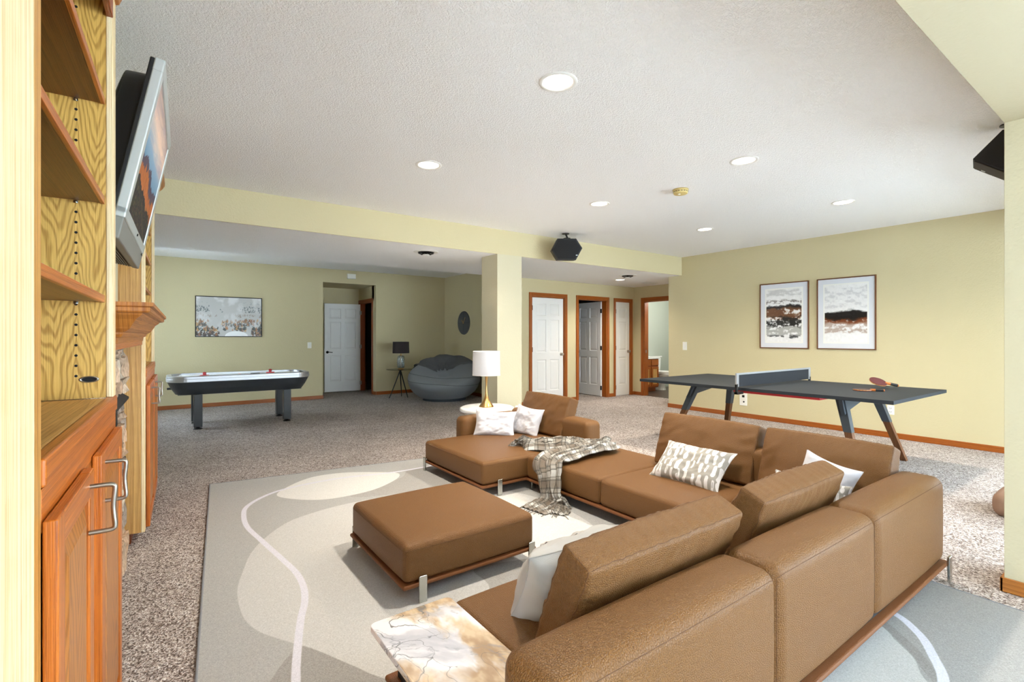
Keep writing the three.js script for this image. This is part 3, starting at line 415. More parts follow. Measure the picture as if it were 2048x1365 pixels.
function raisedDoor(t, z0, z1, handleZ) { // overlay door with a raised panel, front at lx 0.022; z0 near edge, z1 far edge
  const y0 = 0.09, y1 = 0.982, s = 0.058, d = part('door', t);
  mesh('door_frame', [bx(0.001, 0.022, y0, y1, z0, z0 - s, { b: 0.004, seg: 2 }), bx(0.001, 0.022, y0, y1, z1, z1 + s, { b: 0.004, seg: 2 }), bx(0.001, 0.0218, y1 - s, y1 - 0.0005, z1 + 0.004, z0 - 0.004, { g: 'z', b: 0.004 }), bx(0.001, 0.0218, y0 + 0.0005, y0 + s, z1 + 0.004, z0 - 0.004, { g: 'z', b: 0.004 })], M.oakOrange, d);
  const a = z0 - s + 0.006, b = z1 + s - 0.006, c = y0 + s - 0.006, e = y1 - s + 0.006, P = [], I = [], k = 0.045;
  [[a, c, b, e, 0.010], [a - k, c + k, b + k, e - k, 0.0195], [a - k - 0.004, c + k + 0.004, b + k + 0.004, e - k - 0.004, 0.0205]].forEach(([p, q, u, v, x]) => P.push(x, q, p, x, q, u, x, v, u, x, v, p));
  for (let r = 0; r < 2; r++) for (let i = 0; i < 4; i++) { const j = (i + 1) % 4, o = r * 4; I.push(o + i, o + j, o + 4 + j, o + i, o + 4 + j, o + 4 + i); } I.push(8, 9, 10, 8, 10, 11);
  const g = new THREE.BufferGeometry(); g.setAttribute('position', new THREE.Float32BufferAttribute(P, 3)); g.setIndex(I); const n = g.toNonIndexed(); n.computeVertexNormals();
  mesh('raised_panel', boxUV(n), M.oakPanelOrange, d);
  const hx = 0.066, h = [tube([[0.02, 0.952, handleZ], [0.05, 0.952, handleZ], [hx - 0.004, 0.950, handleZ], [hx, 0.942, handleZ], [hx - 0.003, 0.90, handleZ], [hx, 0.858, handleZ], [hx - 0.004, 0.850, handleZ], [0.05, 0.848, handleZ], [0.02, 0.848, handleZ]], 0.0052, 64, 10)];
  mesh('handle', h, M.nickel, d); return d;
}
function baseUnit(label, z0, z1, doors, toe) {
  const t = cabThing('base_cabinet', label, 'cabinet');
  mesh('face_frame', [bx(-0.019, 0, 0.96, 1.034, z1, z0, { g: 'z', b: 0.002 }), bx(-0.019, 0, 0.085, 0.13, z1, z0, { g: 'z', b: 0.002 }), ...doors.slice(1).map((d, i) => bx(-0.019, 0, 0.1, 0.97, doors[i][1] + 0.02, d[0] - 0.02))], M.oakOrange, t);
  mesh('cabinet_box', bx(-0.38, -0.019, 0.085, 1.034, z1 + 0.01, z0 - 0.01, { b: 0 }), M.oakRed, t);
  mesh('toe_kick', bx(-0.38, -0.075, 0, 0.085, z1 + 0.01, z0 - 0.01, { g: 'z', b: 0 }), M.oakRed, t);
  for (const [a, b, h] of doors) raisedDoor(t, a, b, h);
  return t;
}
baseUnit('orange oak base cabinet under the near bookcase, two raised-panel doors', -1.125, -2.20, [[-1.118, -1.515, -1.452], [-1.655, -2.15, -1.715]]);
baseUnit('oak base cabinet beyond the fireplace with bar handles', -3.85, -5.0, [[-3.858, -4.38, -4.02], [-4.44, -4.95, -4.50]]);
function counter(label, z0, z1) { const t = cabThing('cabinet_top', label, 'countertop'); mesh('top_board', bx(-0.555, -0.021, 1.036, CH, z1 + 0.092, z0 - 0.01, { g: 'z', b: 0.001 }), M.oak, t); mesh('front_edge', bx(-0.021, 0.005, 1.035, CH, z1 + 0.002, z0 - 0.002, { g: 'z', b: 0.006, seg: 3 }), M.oakOrange, t); return t; }
counter('oak cabinet top below the near open shelves', -1.125, -2.20);
counter('oak cabinet top below the far bookcase', -3.85, -5.0);

// ---------------------------------------------------------------- chimney breast, stone veneer, mantel
const chase = fromWall(struct('wall_chimney', [bx(-0.45, -0.13, 1.26, CEIL, -3.775, -2.205, { b: 0, off: false }), bx(-0.45, -0.16, 0, 1.27, -3.775, -2.205, { b: 0, off: false })], M.wallPale, 'painted wall above the fireplace mantel behind the television'));
{ const t = cabThing('fireplace', 'stone veneer fireplace front between the two oak bookcases', 'fireplace');
  mesh('mortar_bed', bx(-0.165, -0.128, 0, 1.27, -3.775, -2.205, { b: 0 }), M.mortar, t);
  reseed(301); const stoneShape = (w, h, d) => { const g = new THREE.BoxGeometry(w, h, d, 1, 2, 3), p = g.attributes.position, jit = {}; for (let i = 0; i < p.count; i++) { const k = [p.getX(i), p.getY(i), p.getZ(i)].map((v) => v.toFixed(3)).join(); const j = jit[k] ??= [rr(-0.012, 0.016) * (p.getX(i) > 0 ? 1 : 0), rr(-0.010, 0.010), rr(-0.012, 0.012)]; p.setXYZ(i, p.getX(i) + j[0], p.getY(i) + j[1], p.getZ(i) + j[2]); } const n = g.toNonIndexed(); n.computeVertexNormals(); return boxUV(n); };
  const kinds = []; for (const [w, h] of [[0.17, 0.07], [0.26, 0.06], [0.33, 0.09], [0.21, 0.105], [0.14, 0.05], [0.29, 0.12]]) for (let i = 0; i < 2; i++) kinds.push([w, h, stoneShape(0.06, h - 0.008, w - 0.008)]);
  for (let y = 0.0; y < 1.24;) { const rowH = [0.05, 0.07, 0.09, 0.105, 0.12][Math.floor(rnd() * 5)]; let z = -3.772; while (z < -2.22) { const c = kinds.filter((k) => Math.abs(k[1] - rowH) < 0.025), k = c[Math.floor(rnd() * c.length)], w = Math.min(k[0], -2.207 - z); if (w < 0.04) break; const cz = z + w / 2, cy = y + rowH / 2;
      if (!(cy > 0.18 && cy < 0.98 && cz > -3.45 && cz < -2.62)) { const m = mesh('stone', k[2], M.stones[Math.floor(rnd() * 6)], t); m.position.set(-0.122 + rr(-0.012, 0.012), cy, cz); m.scale.set(1, (rowH - 0.006) / (k[1] - 0.008), (w - 0.008) / (k[0] - 0.008)); } z += w; } y += rowH; }
  mesh('firebox', [bx(-0.16, -0.105, 0.16, 1.0, -3.47, -3.40, { b: 0.003 }), bx(-0.16, -0.105, 0.16, 1.0, -2.67, -2.60, { b: 0.003 }), bx(-0.16, -0.105, 0.90, 1.0, -3.47, -2.60, { b: 0.003 }), bx(-0.16, -0.105, 0.16, 0.24, -3.47, -2.60, { b: 0.003 })], M.blackMatte, t);
  mesh('firebox_glass', bx(-0.155, -0.135, 0.24, 0.9, -3.4, -2.67, { b: 0 }), M.black, t);
  mesh('hood', (() => { const s = new THREE.Shape(); s.moveTo(0, 0); s.lineTo(0.075, -0.01); s.lineTo(0.075, 0.0); s.lineTo(0, 0.055); s.closePath(); const g = new THREE.ExtrudeGeometry(s, { depth: 0.85, bevelEnabled: false }); g.translate(-0.13, 0.955, -3.46); return boxUV(g); })(), M.blackMatte, t);
}
{ const t = cabThing('fireplace_mantel', 'carved oak mantel shelf with stepped crown over the stone', 'mantel');
  const ring = (o, y) => ({ o, y }); const prof = [ring(-0.005, 1.262), ring(-0.002, 1.285), ring(0.006, 1.287), ring(0.012, 1.298), ring(0.012, 1.304), ring(0.022, 1.309), ring(0.034, 1.318), ring(0.036, 1.324), ring(0.040, 1.330), ring(0.052, 1.352), ring(0.070, 1.368), ring(0.072, 1.374), ring(0.090, 1.376), ring(0.096, 1.381), ring(0.096, 1.394), ring(0.106, 1.398), ring(0.106, 1.412)];
  // three mitred runs: near return, front, far return
  const zA = -2.31, zB = -3.70, P = [], quad = (a, b, c, d) => P.push(...a, ...b, ...c, ...a, ...c, ...d), back = -0.13;
  for (let i = 0; i < prof.length - 1; i++) { const p = prof[i], q = prof[i + 1]; quad([back, p.y, zA + p.o], [p.o, p.y, zA + p.o], [q.o, q.y, zA + q.o], [back, q.y, zA + q.o]); quad([p.o, p.y, zA + p.o], [p.o, p.y, zB - p.o], [q.o, q.y, zB - q.o], [q.o, q.y, zA + q.o]); quad([p.o, p.y, zB - p.o], [back, p.y, zB - p.o], [back, q.y, zB - q.o], [q.o, q.y, zB - q.o]); }
  const T0 = prof[prof.length - 1], B0 = prof[0]; quad([back, T0.y, zA + T0.o], [T0.o, T0.y, zA + T0.o], [T0.o, T0.y, zB - T0.o], [back, T0.y, zB - T0.o]); quad([back, B0.y, zB - B0.o], [B0.o, B0.y, zB - B0.o], [B0.o, B0.y, zA + B0.o], [back, B0.y, zA + B0.o]);
  const g = new THREE.BufferGeometry(); g.setAttribute('position', new THREE.Float32BufferAttribute(P, 3)); g.computeVertexNormals(); mesh('crown', boxUV(g, 'z'), M.oakMantel, t);
  mesh('frieze_board', bx(-0.13, -0.012, 1.238, 1.264, -3.76, -2.22, { g: 'z', b: 0.002 }), M.oakOrange, t);
}
// ---------------------------------------------------------------- television on a tilted bracket
{ const t = cabThing('television', 'older silver framed television tilted down above the mantel', 'television');
  // local frame of the set: x width (towards -z of the wall), y up, z out of the screen; built at the origin then tilted
  const W = 1.03, H = 0.745, set = part('set', t, [0.060, 2.030, -2.93]); set.rotation.set(0, Math.PI / 2, 0); const tilt = part('tilt', set); tilt.rotation.x = 0.197;
  const fr = []; fr.push(bx(-W / 2, W / 2, H / 2 - 0.055, H / 2, -0.03, 0.006, { b: 0.006, seg: 2 }), bx(-W / 2, -W / 2 + 0.06, -H / 2 + 0.1, H / 2 - 0.05, -0.03, 0.006, { b: 0.006, seg: 2 }), bx(W / 2 - 0.06, W / 2, -H / 2 + 0.1, H / 2 - 0.05, -0.03, 0.006, { b: 0.006, seg: 2 }), bx(-W / 2, W / 2, -H / 2 + 0.085, -H / 2 + 0.13, -0.03, 0.006, { b: 0.006, seg: 2 }));
  const parts = [['bezel', fr, M.silver], ['speaker_panel', [bx(-W / 2, W / 2, -H / 2, -H / 2 + 0.088, -0.03, 0.003, { b: 0.006, seg: 2 })], std({ color: 0x86857e, roughness: 0.6 })], ['control_buttons', [bx(W / 2 - 0.09, W / 2 - 0.03, -H / 2 + 0.07, -H / 2 + 0.08, 0.002, 0.006, { b: 0.002 }), cyl(0.006, 0.006, 0.006, [0, -H / 2 + 0.108, 0.007], 12, 'z')], M.darkMetal]];
  for (const [n, g, m] of parts) mesh(n, g, m, tilt);
  const sc = bx(-W / 2 + 0.055, W / 2 - 0.055, -H / 2 + 0.125, H / 2 - 0.05, -0.012, 0.0, { b: 0 });
  { const p = sc.attributes.position, uv = sc.attributes.uv; for (let i = 0; i < p.count; i++) uv.setXY(i, p.getX(i) / (W - 0.11) + 0.5, (p.getY(i) + H / 2 - 0.125) / (H - 0.175)); }
  const c = document.createElement('canvas'); c.width = 768; c.height = 512; const x = c.getContext('2d'); let gr = x.createLinearGradient(0, 0, 0, 300); gr.addColorStop(0, '#8f7d78'); gr.addColorStop(0.35, '#d8b9a4'); gr.addColorStop(0.7, '#7f98ac'); gr.addColorStop(1, '#5d7f97'); x.fillStyle = gr; x.fillRect(0, 0, 768, 512); reseed(401);
  for (let i = 0; i < 60; i++) { x.fillStyle = `rgba(${rnd() < 0.5 ? '235,205,180' : '150,140,150'},0.16)`; x.beginPath(); x.ellipse(rr(0, 768), rr(0, 190), rr(60, 180), rr(6, 22), -0.1, 0, 7); x.fill(); }
  const ridge = (y0, amp, col, s) => { reseed(s); x.fillStyle = col; x.beginPath(); x.moveTo(0, 512); let y = y0; for (let X = 0; X <= 768; X += 8) { y += rr(-amp, amp); y = lerp(y, y0, 0.05); x.lineTo(X, y); } x.lineTo(768, 512); x.fill(); };
  ridge(265, 9, '#4d4350', 1); ridge(300, 14, '#a35f35', 2); for (let i = 0; i < 90; i++) { x.strokeStyle = rnd() < 0.5 ? 'rgba(220,140,70,0.5)' : 'rgba(60,35,40,0.5)'; x.lineWidth = rr(1, 4); const X = rr(0, 768), Y = rr(290, 350); x.beginPath(); x.moveTo(X, Y); x.lineTo(X + rr(-10, 30), Y + rr(20, 60)); x.stroke(); }
  ridge(365, 8, '#2f2a2e', 3); for (let i = 0; i < 700; i++) { x.fillStyle = ['rgba(60,70,45,0.5)', 'rgba(90,60,50,0.4)', 'rgba(25,25,30,0.5)', 'rgba(120,110,60,0.35)'][i % 4]; x.beginPath(); x.ellipse(rr(0, 768), rr(375, 512), rr(3, 14), rr(2, 8), 0, 0, 7); x.fill(); } x.strokeStyle = '#8d7446'; x.lineWidth = 3; x.beginPath(); x.moveTo(760, 512); x.bezierCurveTo(560, 470, 420, 430, 330, 400); x.stroke();
  const tx = new THREE.CanvasTexture(c); tx.colorSpace = THREE.SRGBColorSpace; mesh('screen', sc, phys({ map: tx, roughness: 0.55, specularIntensity: 0.2, emissive: 0xffffff, emissiveMap: tx, emissiveIntensity: 0.2 }), tilt);
  // housing behind: stepped black body
  const hb = gridGeo(40, 14, (u, v) => { const a = u * Math.PI * 2, e = (k) => Math.sign(k) * Math.abs(k) ** 0.35, s = v < 0.5 ? 1 - 0.08 * v : lerp(0.96, 0.5, (v - 0.5) * 2) , z = -0.03 - 0.125 * Math.sin(v * Math.PI / 2); return [e(Math.cos(a)) * (W / 2 - 0.012) * s, e(Math.sin(a)) * (H / 2 - 0.012) * s + 0.0, z]; }, true);
  const cap = bx(-W * 0.24, W * 0.24, -H * 0.24, H * 0.24, -0.165, -0.145, { b: 0.004 }); mesh('rear_housing', [hb, cap, bx(-W / 2 + 0.004, W / 2 - 0.004, -H / 2 + 0.004, H / 2 - 0.004, -0.045, -0.028, { b: 0.004 })], M.black, tilt);
  const sl = []; for (let i = 0; i < 9; i++) sl.push(bx(-W / 2 + 0.05, W / 2 - 0.05, -H / 2 - 0.002, -H / 2 + 0.01, -0.13 + i * 0.011, -0.124 + i * 0.011, { b: 0.001, g: 'x' })); mesh('vent_slats', sl, M.darkMetal, tilt);
  tilt.updateMatrixWorld(true); set.updateMatrixWorld(true); [...tilt.children].forEach((m) => { t.attach(m); }); t.remove(set);
  mesh('wall_bracket', [bx(-0.13, -0.09, 1.95, 2.2, -3.05, -2.81, { b: 0.004 }), bx(-0.10, -0.04, 2.04, 2.10, -2.97, -2.89, { b: 0.004 })], M.darkMetal, t);
}
// ---------------------------------------------------------------- rug
{ const x0 = -0.25, x1 = 3.6, z0 = -5.1, z1 = 0.45, sc = 368, W = Math.round((x1 - x0) * sc), H = Math.round((z1 - z0) * sc), c = document.createElement('canvas'); c.width = W; c.height = H; const x = c.getContext('2d');
  const P = ([a, b]) => [(a - x0) * sc, (b - z0) * sc];
  const smoothPath = (pts, closed) => { const q = new THREE.CatmullRomCurve3(pts.map((p) => V(p[0], 0, p[1])), closed, 'centripetal').getPoints(160); x.beginPath(); q.forEach((v, i) => { const [a, b] = P([v.x, v.z]); i ? x.lineTo(a, b) : x.moveTo(a, b); }); if (closed) x.closePath(); };
  x.fillStyle = '#a6a6a5'; x.fillRect(0, 0, W, H);
  x.fillStyle = '#979593'; smoothPath([[0.2, -1.7], [0.49, -2.15], [0.61, -1.95], [1.2, -1.5], [2.4, -0.9], [3.6, -1.2], [3.7, 0.6], [1.5, 0.8], [0.0, 0.6]], true); x.fill();
  x.fillStyle = '#bebebd'; smoothPath([[1.18, -3.78], [0.92, -3.73], [0.74, -3.65], [0.56, -3.45], [0.45, -3.25], [0.38, -3.03], [0.33, -2.83], [0.315, -2.62], [0.325, -2.48], [0.36, -2.36], [0.43, -2.24], [0.52, -2.10], [0.61, -1.92], [0.70, -1.75], [1.0, -1.45], [1.6, -1.9], [2.3, -2.2], [2.4, -3.2], [1.8, -3.7]], true); x.fill();
  x.fillStyle = '#9e9c99'; smoothPath([[1.25, -3.93], [1.8, -4.2], [1.95, -4.38], [2.6, -4.3], [2.4, -3.6], [1.8, -3.72]], true); x.fill();
  x.fillStyle = '#a3a19e'; smoothPath([[1.41, -2.31], [1.38, -2.12], [1.2, -1.8], [1.9, -1.7], [2.5, -2.0], [1.7, -2.25]], true); x.fill();
  x.fillStyle = '#d0d0ce'; smoothPath([[0.78, -4.31], [0.93, -4.53], [1.15, -4.68], [1.41, -4.66], [1.68, -4.49], [1.82, -4.35], [1.79, -4.24], [1.63, -4.09], [1.41, -3.98], [1.07, -3.98], [0.88, -4.12]], true); x.fill();
  x.fillStyle = '#b6b6b4'; smoothPath([[2.62, -0.84], [2.52, -0.74], [2.43, -0.65], [2.32, -0.59], [2.0, -0.2], [1.2, 0.1], [0.8, -0.6], [1.6, -1.1]], true); x.fill();
  x.strokeStyle = '#8b8885'; x.lineWidth = 16; smoothPath([[2.66, -0.86], [2.56, -0.74], [2.47, -0.65], [2.36, -0.57], [2.2, -0.4]]); x.stroke();
  x.lineCap = 'round'; x.strokeStyle = '#cfcfda'; x.lineWidth = 12; smoothPath([[2.3, -4.42], [2.14, -4.40], [1.8, -4.40], [1.3, -4.5], [0.85, -4.44], [0.67, -4.32], [0.54, -4.14], [0.50, -3.95], [0.49, -3.72], [0.53, -3.41], [0.58, -3.07], [0.61, -2.83], [0.605, -2.65], [0.575, -2.5], [0.53, -2.37], [0.47, -2.16], [0.42, -1.96], [0.36, -1.6], [0.4, -1.0]]); x.stroke();
  x.lineWidth = 13; smoothPath([[2.84, -0.95], [2.76, -0.82], [2.73, -0.77], [2.67, -0.71], [2.62, -0.67], [2.51, -0.61], [2.38, -0.55], [2.1, -0.5]]); x.stroke();
  const im = x.getImageData(0, 0, W, H), d = im.data; reseed(501); for (let i = 0; i < d.length; i += 4) { const n = (rnd() + rnd() - 1) * 20; d[i] += n; d[i + 1] += n; d[i + 2] += n; } x.putImageData(im, 0, 0);
  const tx = new THREE.CanvasTexture(c); tx.colorSpace = THREE.SRGBColorSpace; tx.anisotropy = 8;
  const q = [[0.371, -4.971], [3.42, -4.57], [3.23, 0.30], [-0.105, 0.30]], s = new THREE.Shape(); q.forEach(([a, b], i) => i ? s.lineTo(a, -b) : s.moveTo(a, -b)); s.closePath();
  const g = new THREE.ExtrudeGeometry(s, { depth: 0.009, bevelEnabled: true, bevelThickness: 0.002, bevelSize: 0.003, bevelSegments: 2 }); g.rotateX(-Math.PI / 2); g.translate(0, 0.002, 0);
  const p = g.attributes.position, uv = g.attributes.uv; for (let i = 0; i < p.count; i++) uv.setXY(i, (p.getX(i) - x0) * sc / W, 1 - (p.getZ(i) - z0) * sc / H);
  const nb = lattice(200, 200, 503), t = thing('area_rug', 'large grey area rug with pale leaf shapes and a white wavy line', 'rug');
  mesh('rug_pile', g, std({ map: tx, roughness: 1 }), t);
  const e = q.map(([a, b]) => [a, 0.009, b]); mesh('bound_edge', e.map((a, i) => bar(a, e[(i + 1) % 4], 0.006)), std({ color: 0x80838a, roughness: 0.9 }), t);
}
// ---------------------------------------------------------------- sectional
function block(name, x0, x1, y0, y1, z0, z1, o, parent, seams = [], mat = M.leather) { // seams: polylines in fractions of the box, -1..1 on each axis
  const w = x1 - x0, h = y1 - y0, d = z1 - z0, at = [(x0 + x1) / 2, (y0 + y1) / 2, (z0 + z1) / 2], g = puff(w, h, d, o); g.translate(...at); const m = mesh(name, g, mat, parent), map = puffMap(w, h, d, o);
  for (const s of seams) mesh('seam', stitch(map, s.map((p) => [p[0] * w / 2, p[1] * h / 2, p[2] * d / 2]), o.seamR ?? 0.0011, at), M.seam, parent); return m;
}
const ringSeam = (y) => [[-1, y, 0], [-1, y, 1], [0, y, 1], [1, y, 1], [1, y, 0], [1, y, -1], [0, y, -1], [-1, y, -1], [-1, y, 0]];
const cornerSeams = (y) => [[-1, 1], [1, 1]].map(([a, b]) => [[a, -0.72, b], [a, y, b]]);
function leg(x, z, along, parent, h = 0.14) { const w = 0.043, d = 0.013; return mesh('leg', along === 'x' ? bx(x - w / 2, x + w / 2, 0.006, h, z - d / 2, z + d / 2, { b: 0.005, seg: 3 }) : bx(x - d / 2, x + d / 2, 0.006, h, z - w / 2, z + w / 2, { b: 0.005, seg: 3 }), M.chrome, parent); }
function rail(x0, x1, z0, z1, parent) { const g = puff(x1 - x0, 0.021, z1 - z0, { r: 0.010, n: 6 }); g.translate((x0 + x1) / 2, 0.0945, (z0 + z1) / 2); mesh('base_rail', g, M.leatherRail, parent); return mesh('base_platform', bx(x0 + 0.035, x1 - 0.035, 0.085, 0.122, z0 + 0.035, z1 - 0.035, { b: 0.002 }), M.blackMatte, parent); }
const seatO = { r: 0.030, n: 14, crown: [0.010, 0.018, 0.010] };
{ const t = thing('leather_ottoman', 'square tan leather ottoman on flat chrome legs in the middle of the rug', 'ottoman');
  block('cushion', 0.950, 1.730, 0.108, 0.290, -2.965, -2.187, { r: 0.030, n: 18, crown: [0.010, 0.020, 0.010] }, t, [ringSeam(0.72), ...cornerSeams(0.72)]);
  rail(0.940, 1.740, -2.975, -2.177, t);
  leg(1.037, -2.170, 'x', t); leg(1.700, -2.170, 'x', t); leg(0.98, -2.982, 'x', t); leg(1.66, -2.982, 'x', t);
}
const sofa = thing('sectional_sofa', 'large U-shaped tan leather sectional sofa on chrome legs around the rug', 'sofa');
{ const t = sofa, bo = { r: 0.045, n: 14, crown: [0.008, 0.012, 0.012] };
  const seat = (x0, x1, z0, z1, seam = true) => block('seat_cushion', x0, x1, 0.108, 0.288, z0, z1, seatO, t, seam ? [ringSeam(0.74), ...cornerSeams(0.74)] : []);
  // chaise, middle, corner and near seats
  seat(2.080, 3.22, -4.318, -3.285); seat(2.510, 3.36, -3.279, -2.445); seat(2.510, 3.22, -2.439, -1.655); seat(2.515, 3.22, -1.648, -0.97, false); seat(1.70, 2.508, -1.648, -0.97); seat(0.902, 1.693, -1.648, -0.97);
  // backs and arm
  const back = (x0, x1, z0, z1, y1) => block('back_panel', x0, x1, 0.108, y1, z0, z1, bo, t);
  back(2.50, 3.20, -4.475, -4.31, 0.462); back(3.205, 3.40, -4.475, -3.275, 0.492); back(3.205, 3.39, -2.44, -1.52, 0.535); back(3.205, 3.39, -1.515, -0.96, 0.535);
  for (const [a, b] of [[0.662, 1.602], [1.604, 2.427], [2.429, 3.375]]) block('back_panel', a, b, 0.108, 0.545, -0.975, -0.775, bo, t, [[[-1, -0.7, 1], [-1, 0.86, 1], [-0.9, 0.90, 1], [0, 0.90, 1], [0.9, 0.90, 1], [1, 0.86, 1], [1, -0.7, 1]]]);
  // rails and legs
  rail(2.070, 3.41, -4.330, -3.272, t); rail(2.49, 3.41, -4.485, -4.20, t); rail(2.500, 3.41, -3.30, -0.96, t); rail(0.645, 3.39, -1.660, -0.757, t);
  leg(2.235, -3.265, 'x', t); leg(2.064, -4.285, 'z', t); leg(2.56, -3.245, 'x', t, 0.09); leg(3.36, -0.750, 'x', t); leg(3.38, -4.490, 'x', t); leg(0.95, -1.667, 'x', t); leg(0.75, -0.750, 'x', t);
}
// loose leather back cushions (part of the sofa); local x length, y height, z thickness
function backCushion(L, H, T, seed, base, yawDeg, tiltDeg, roll = 0) {
  const f = fbm(8, 6, 3, seed), n2 = (a, b) => f(a * 0.5 + 0.5, b * 0.5 + 0.5), o = { r: 0.014, n: 34, crown: [-0.004, 0.006, 0.034], bend: (v, u) => {
    const ax = Math.abs(u[0]), ay = Math.abs(u[1]), side = sst(0.55, 0.97, ax), top = sst(0.45, 0.95, u[1]);
    // gathers fan out from the side seams and hang from the upper edge
    const fan = Math.sin((u[1] * 13 + Math.sign(u[0]) * (1 - ax) * 9) + n2(u[0], u[1]) * 9) * 0.0036 * side * (1 - 0.6 * ay) + Math.sin(u[0] * 46 + u[1] * 9 + n2(u[1], u[0]) * 10) * 0.0022 * top * (1 - side);
    v.z += Math.sign(u[2]) * Math.abs(u[2]) * (fan + (n2(u[0], u[1] + 0.2) - 0.5) * 0.014);
    v.y += Math.sin(u[0] * 40 + n2(u[0], 0.3) * 8) * 0.0010 * sst(0.95, 1, ay) - 0.012 * (1 - u[0] * u[0]) * sst(0.5, 1, u[1]) * -0.4; v.x += Math.sin(u[1] * 24 + n2(0.3, u[1]) * 8) * 0.0008 * sst(0.95, 1, ax); } };
  const g = puff(L, H, T, o), map = puffMap(L, H, T, o); g.translate(0, H / 2, 0);
  const c = part('back_cushion', sofa); mesh('cushion_body', g, M.leather, c);
  for (const s of [-1, 1]) mesh('seam', stitch(map, [[-1, -0.95, s], [-1, 1, s], [1, 1, s], [1, -0.95, s]].map((p) => [p[0] * L / 2, p[1] * H / 2, p[2] * T / 2 * 0.985]), 0.0013, [0, H / 2, 0], 40), M.seam, c);
  for (const s of [-1, 1]) mesh('seam', stitch(map, [[s, 1, -1], [s, 1, 1]].map((p) => [p[0] * L / 2 * 0.995, p[1] * H / 2, p[2] * T / 2]), 0.0012, [0, H / 2, 0], 14), M.seam, c);
  c.rotation.order = 'YXZ'; c.rotation.set(-tiltDeg * Math.PI / 180, yawDeg * Math.PI / 180, roll); c.position.set(...base); return c;
}
// near run: front faces -z, so the local +z is turned to -z (180 degrees); leaning towards +z
backCushion(0.80, 0.40, 0.11, 601, [1.365, 0.292, -1.185], 180, 23, 0.0);
backCushion(0.76, 0.40, 0.11, 611, [2.30, 0.292, -1.185], 180, 23, 0.0);
// right run: front faces -x
backCushion(0.77, 0.40, 0.12, 621, [3.20, 0.292, -2.09], -90, 20);
backCushion(0.70, 0.40, 0.12, 631, [3.20, 0.292, -1.315], -90, 20);
backCushion(0.72, 0.40, 0.12, 641, [3.22, 0.292, -3.95], -90, 20);
// ---------------------------------------------------------------- marble end slab
{ const t = thing('marble_side_table', 'rectangular veined marble table joined to the near end of the sofa', 'side table');
  const s = new THREE.Shape(), x0 = 0.592, x1 = 0.898, z0 = 0.985, z1 = 1.655, r = 0.022; s.moveTo(x0 + r, z0); s.lineTo(x1 - r, z0); s.absarc(x1 - r, z0 + r, r, -Math.PI / 2, 0); s.lineTo(x1, z1 - r); s.absarc(x1 - r, z1 - r, r, 0, Math.PI / 2); s.lineTo(x0 + r, z1); s.absarc(x0 + r, z1 - r, r, Math.PI / 2, Math.PI); s.lineTo(x0, z0 + r); s.absarc(x0 + r, z0 + r, r, Math.PI, Math.PI * 1.5);
  const g = new THREE.ExtrudeGeometry(s, { depth: 0.016, bevelEnabled: true, bevelThickness: 0.003, bevelSize: 0.003, bevelSegments: 2, curveSegments: 10 }); g.rotateX(-Math.PI / 2); g.translate(0, 0.284, 0); const mg = boxUV(g, 'z', false), mu = mg.attributes.uv; for (let i = 0; i < mu.count; i++) mu.setXY(i, mu.getX(i) - 0.58, mu.getY(i) + 1.68); mesh('marble_top', mg, M.marble, t);
  const sup = puff(0.27, 0.17, 0.33, { r: 0.02, n: 6 }); sup.translate(0.735, 0.197, -1.165); mesh('leather_support', sup, M.leather, t);
}
// ---------------------------------------------------------------- scatter cushions
function pillow(name, label, w, h, d, mat, seed, group, seams) {
  const f = fbm(6, 6, 4, seed), N = 34, t = thing(name, label, 'cushion', [0, 0, 0], 0, group);
  const surf = (sg) => (u, v) => { let x = u * 2 - 1, y = v * 2 - 1; const px = 1 - 0.10 * (1 - y * y) * Math.abs(x) ** 4, py = 1 - 0.12 * (1 - x * x) * Math.abs(y) ** 4; const th = Math.pow(Math.max(0, (1 - x ** 4) * (1 - y ** 4)), 0.62);
    const corner = Math.abs(x * y) ** 3, ed = sst(0.5, 0.95, Math.max(Math.abs(x), Math.abs(y))); let z = th * d / 2 * sg; z += sg * th * ((f(u, v) - 0.5) * 0.05 * d / 0.12 + Math.sin((x * 2 - y * 3) * 3 + f(v, u) * 9) * 0.0022 * ed); return [x * w / 2 * px + 0, y * h / 2 * py, z, u, v]; };
  const a = gridGeo(N, N, surf(1)), b = gridGeo(N, N, surf(-1)); const bi = b.index.array; for (let i = 0; i < bi.length; i += 3) { const k = bi[i]; bi[i] = bi[i + 1]; bi[i + 1] = k; } b.computeVertexNormals();
  mesh('cushion_cover', [a, b], mat, t);
  const e = []; for (let i = 0; i <= 60; i++) { const s = i / 60 * 4, k = Math.floor(s) % 4, q = s - Math.floor(s), p = k === 0 ? [q, 0] : k === 1 ? [1, q] : k === 2 ? [1 - q, 1] : [0, 1 - q], r = surf(1)(p[0], p[1]); e.push(V(r[0], r[1], 0)); }
  mesh('piping', new THREE.TubeGeometry(new THREE.CatmullRomCurve3(e, false, 'catmullrom', 0.2), 160, 0.0022, 6, false), mat, t);
  if (seams) for (const l of seams) { const pts = []; for (let i = 0; i <= 24; i++) { const q = i / 24, u = lerp(l[0], l[2], q), v = lerp(l[1], l[3], q) + Math.sin(q * 3.14) * 0.03, r = surf(1)(u, v); pts.push(V(r[0], r[1], r[2] + 0.001)); } mesh('stitched_seam', new THREE.TubeGeometry(new THREE.CatmullRomCurve3(pts), 40, 0.0026, 6), std({ color: 0xa09c9a, roughness: 1 }), t); }
  return t;
}
function pose(o, p, yaw, tilt, roll = 0) { const D = Math.PI / 180; o.rotation.order = 'YXZ'; o.rotation.set(-tilt * D, yaw * D, roll * D); o.position.set(...p); return o; }
const G1 = 'pale linen pillows on the chaise';
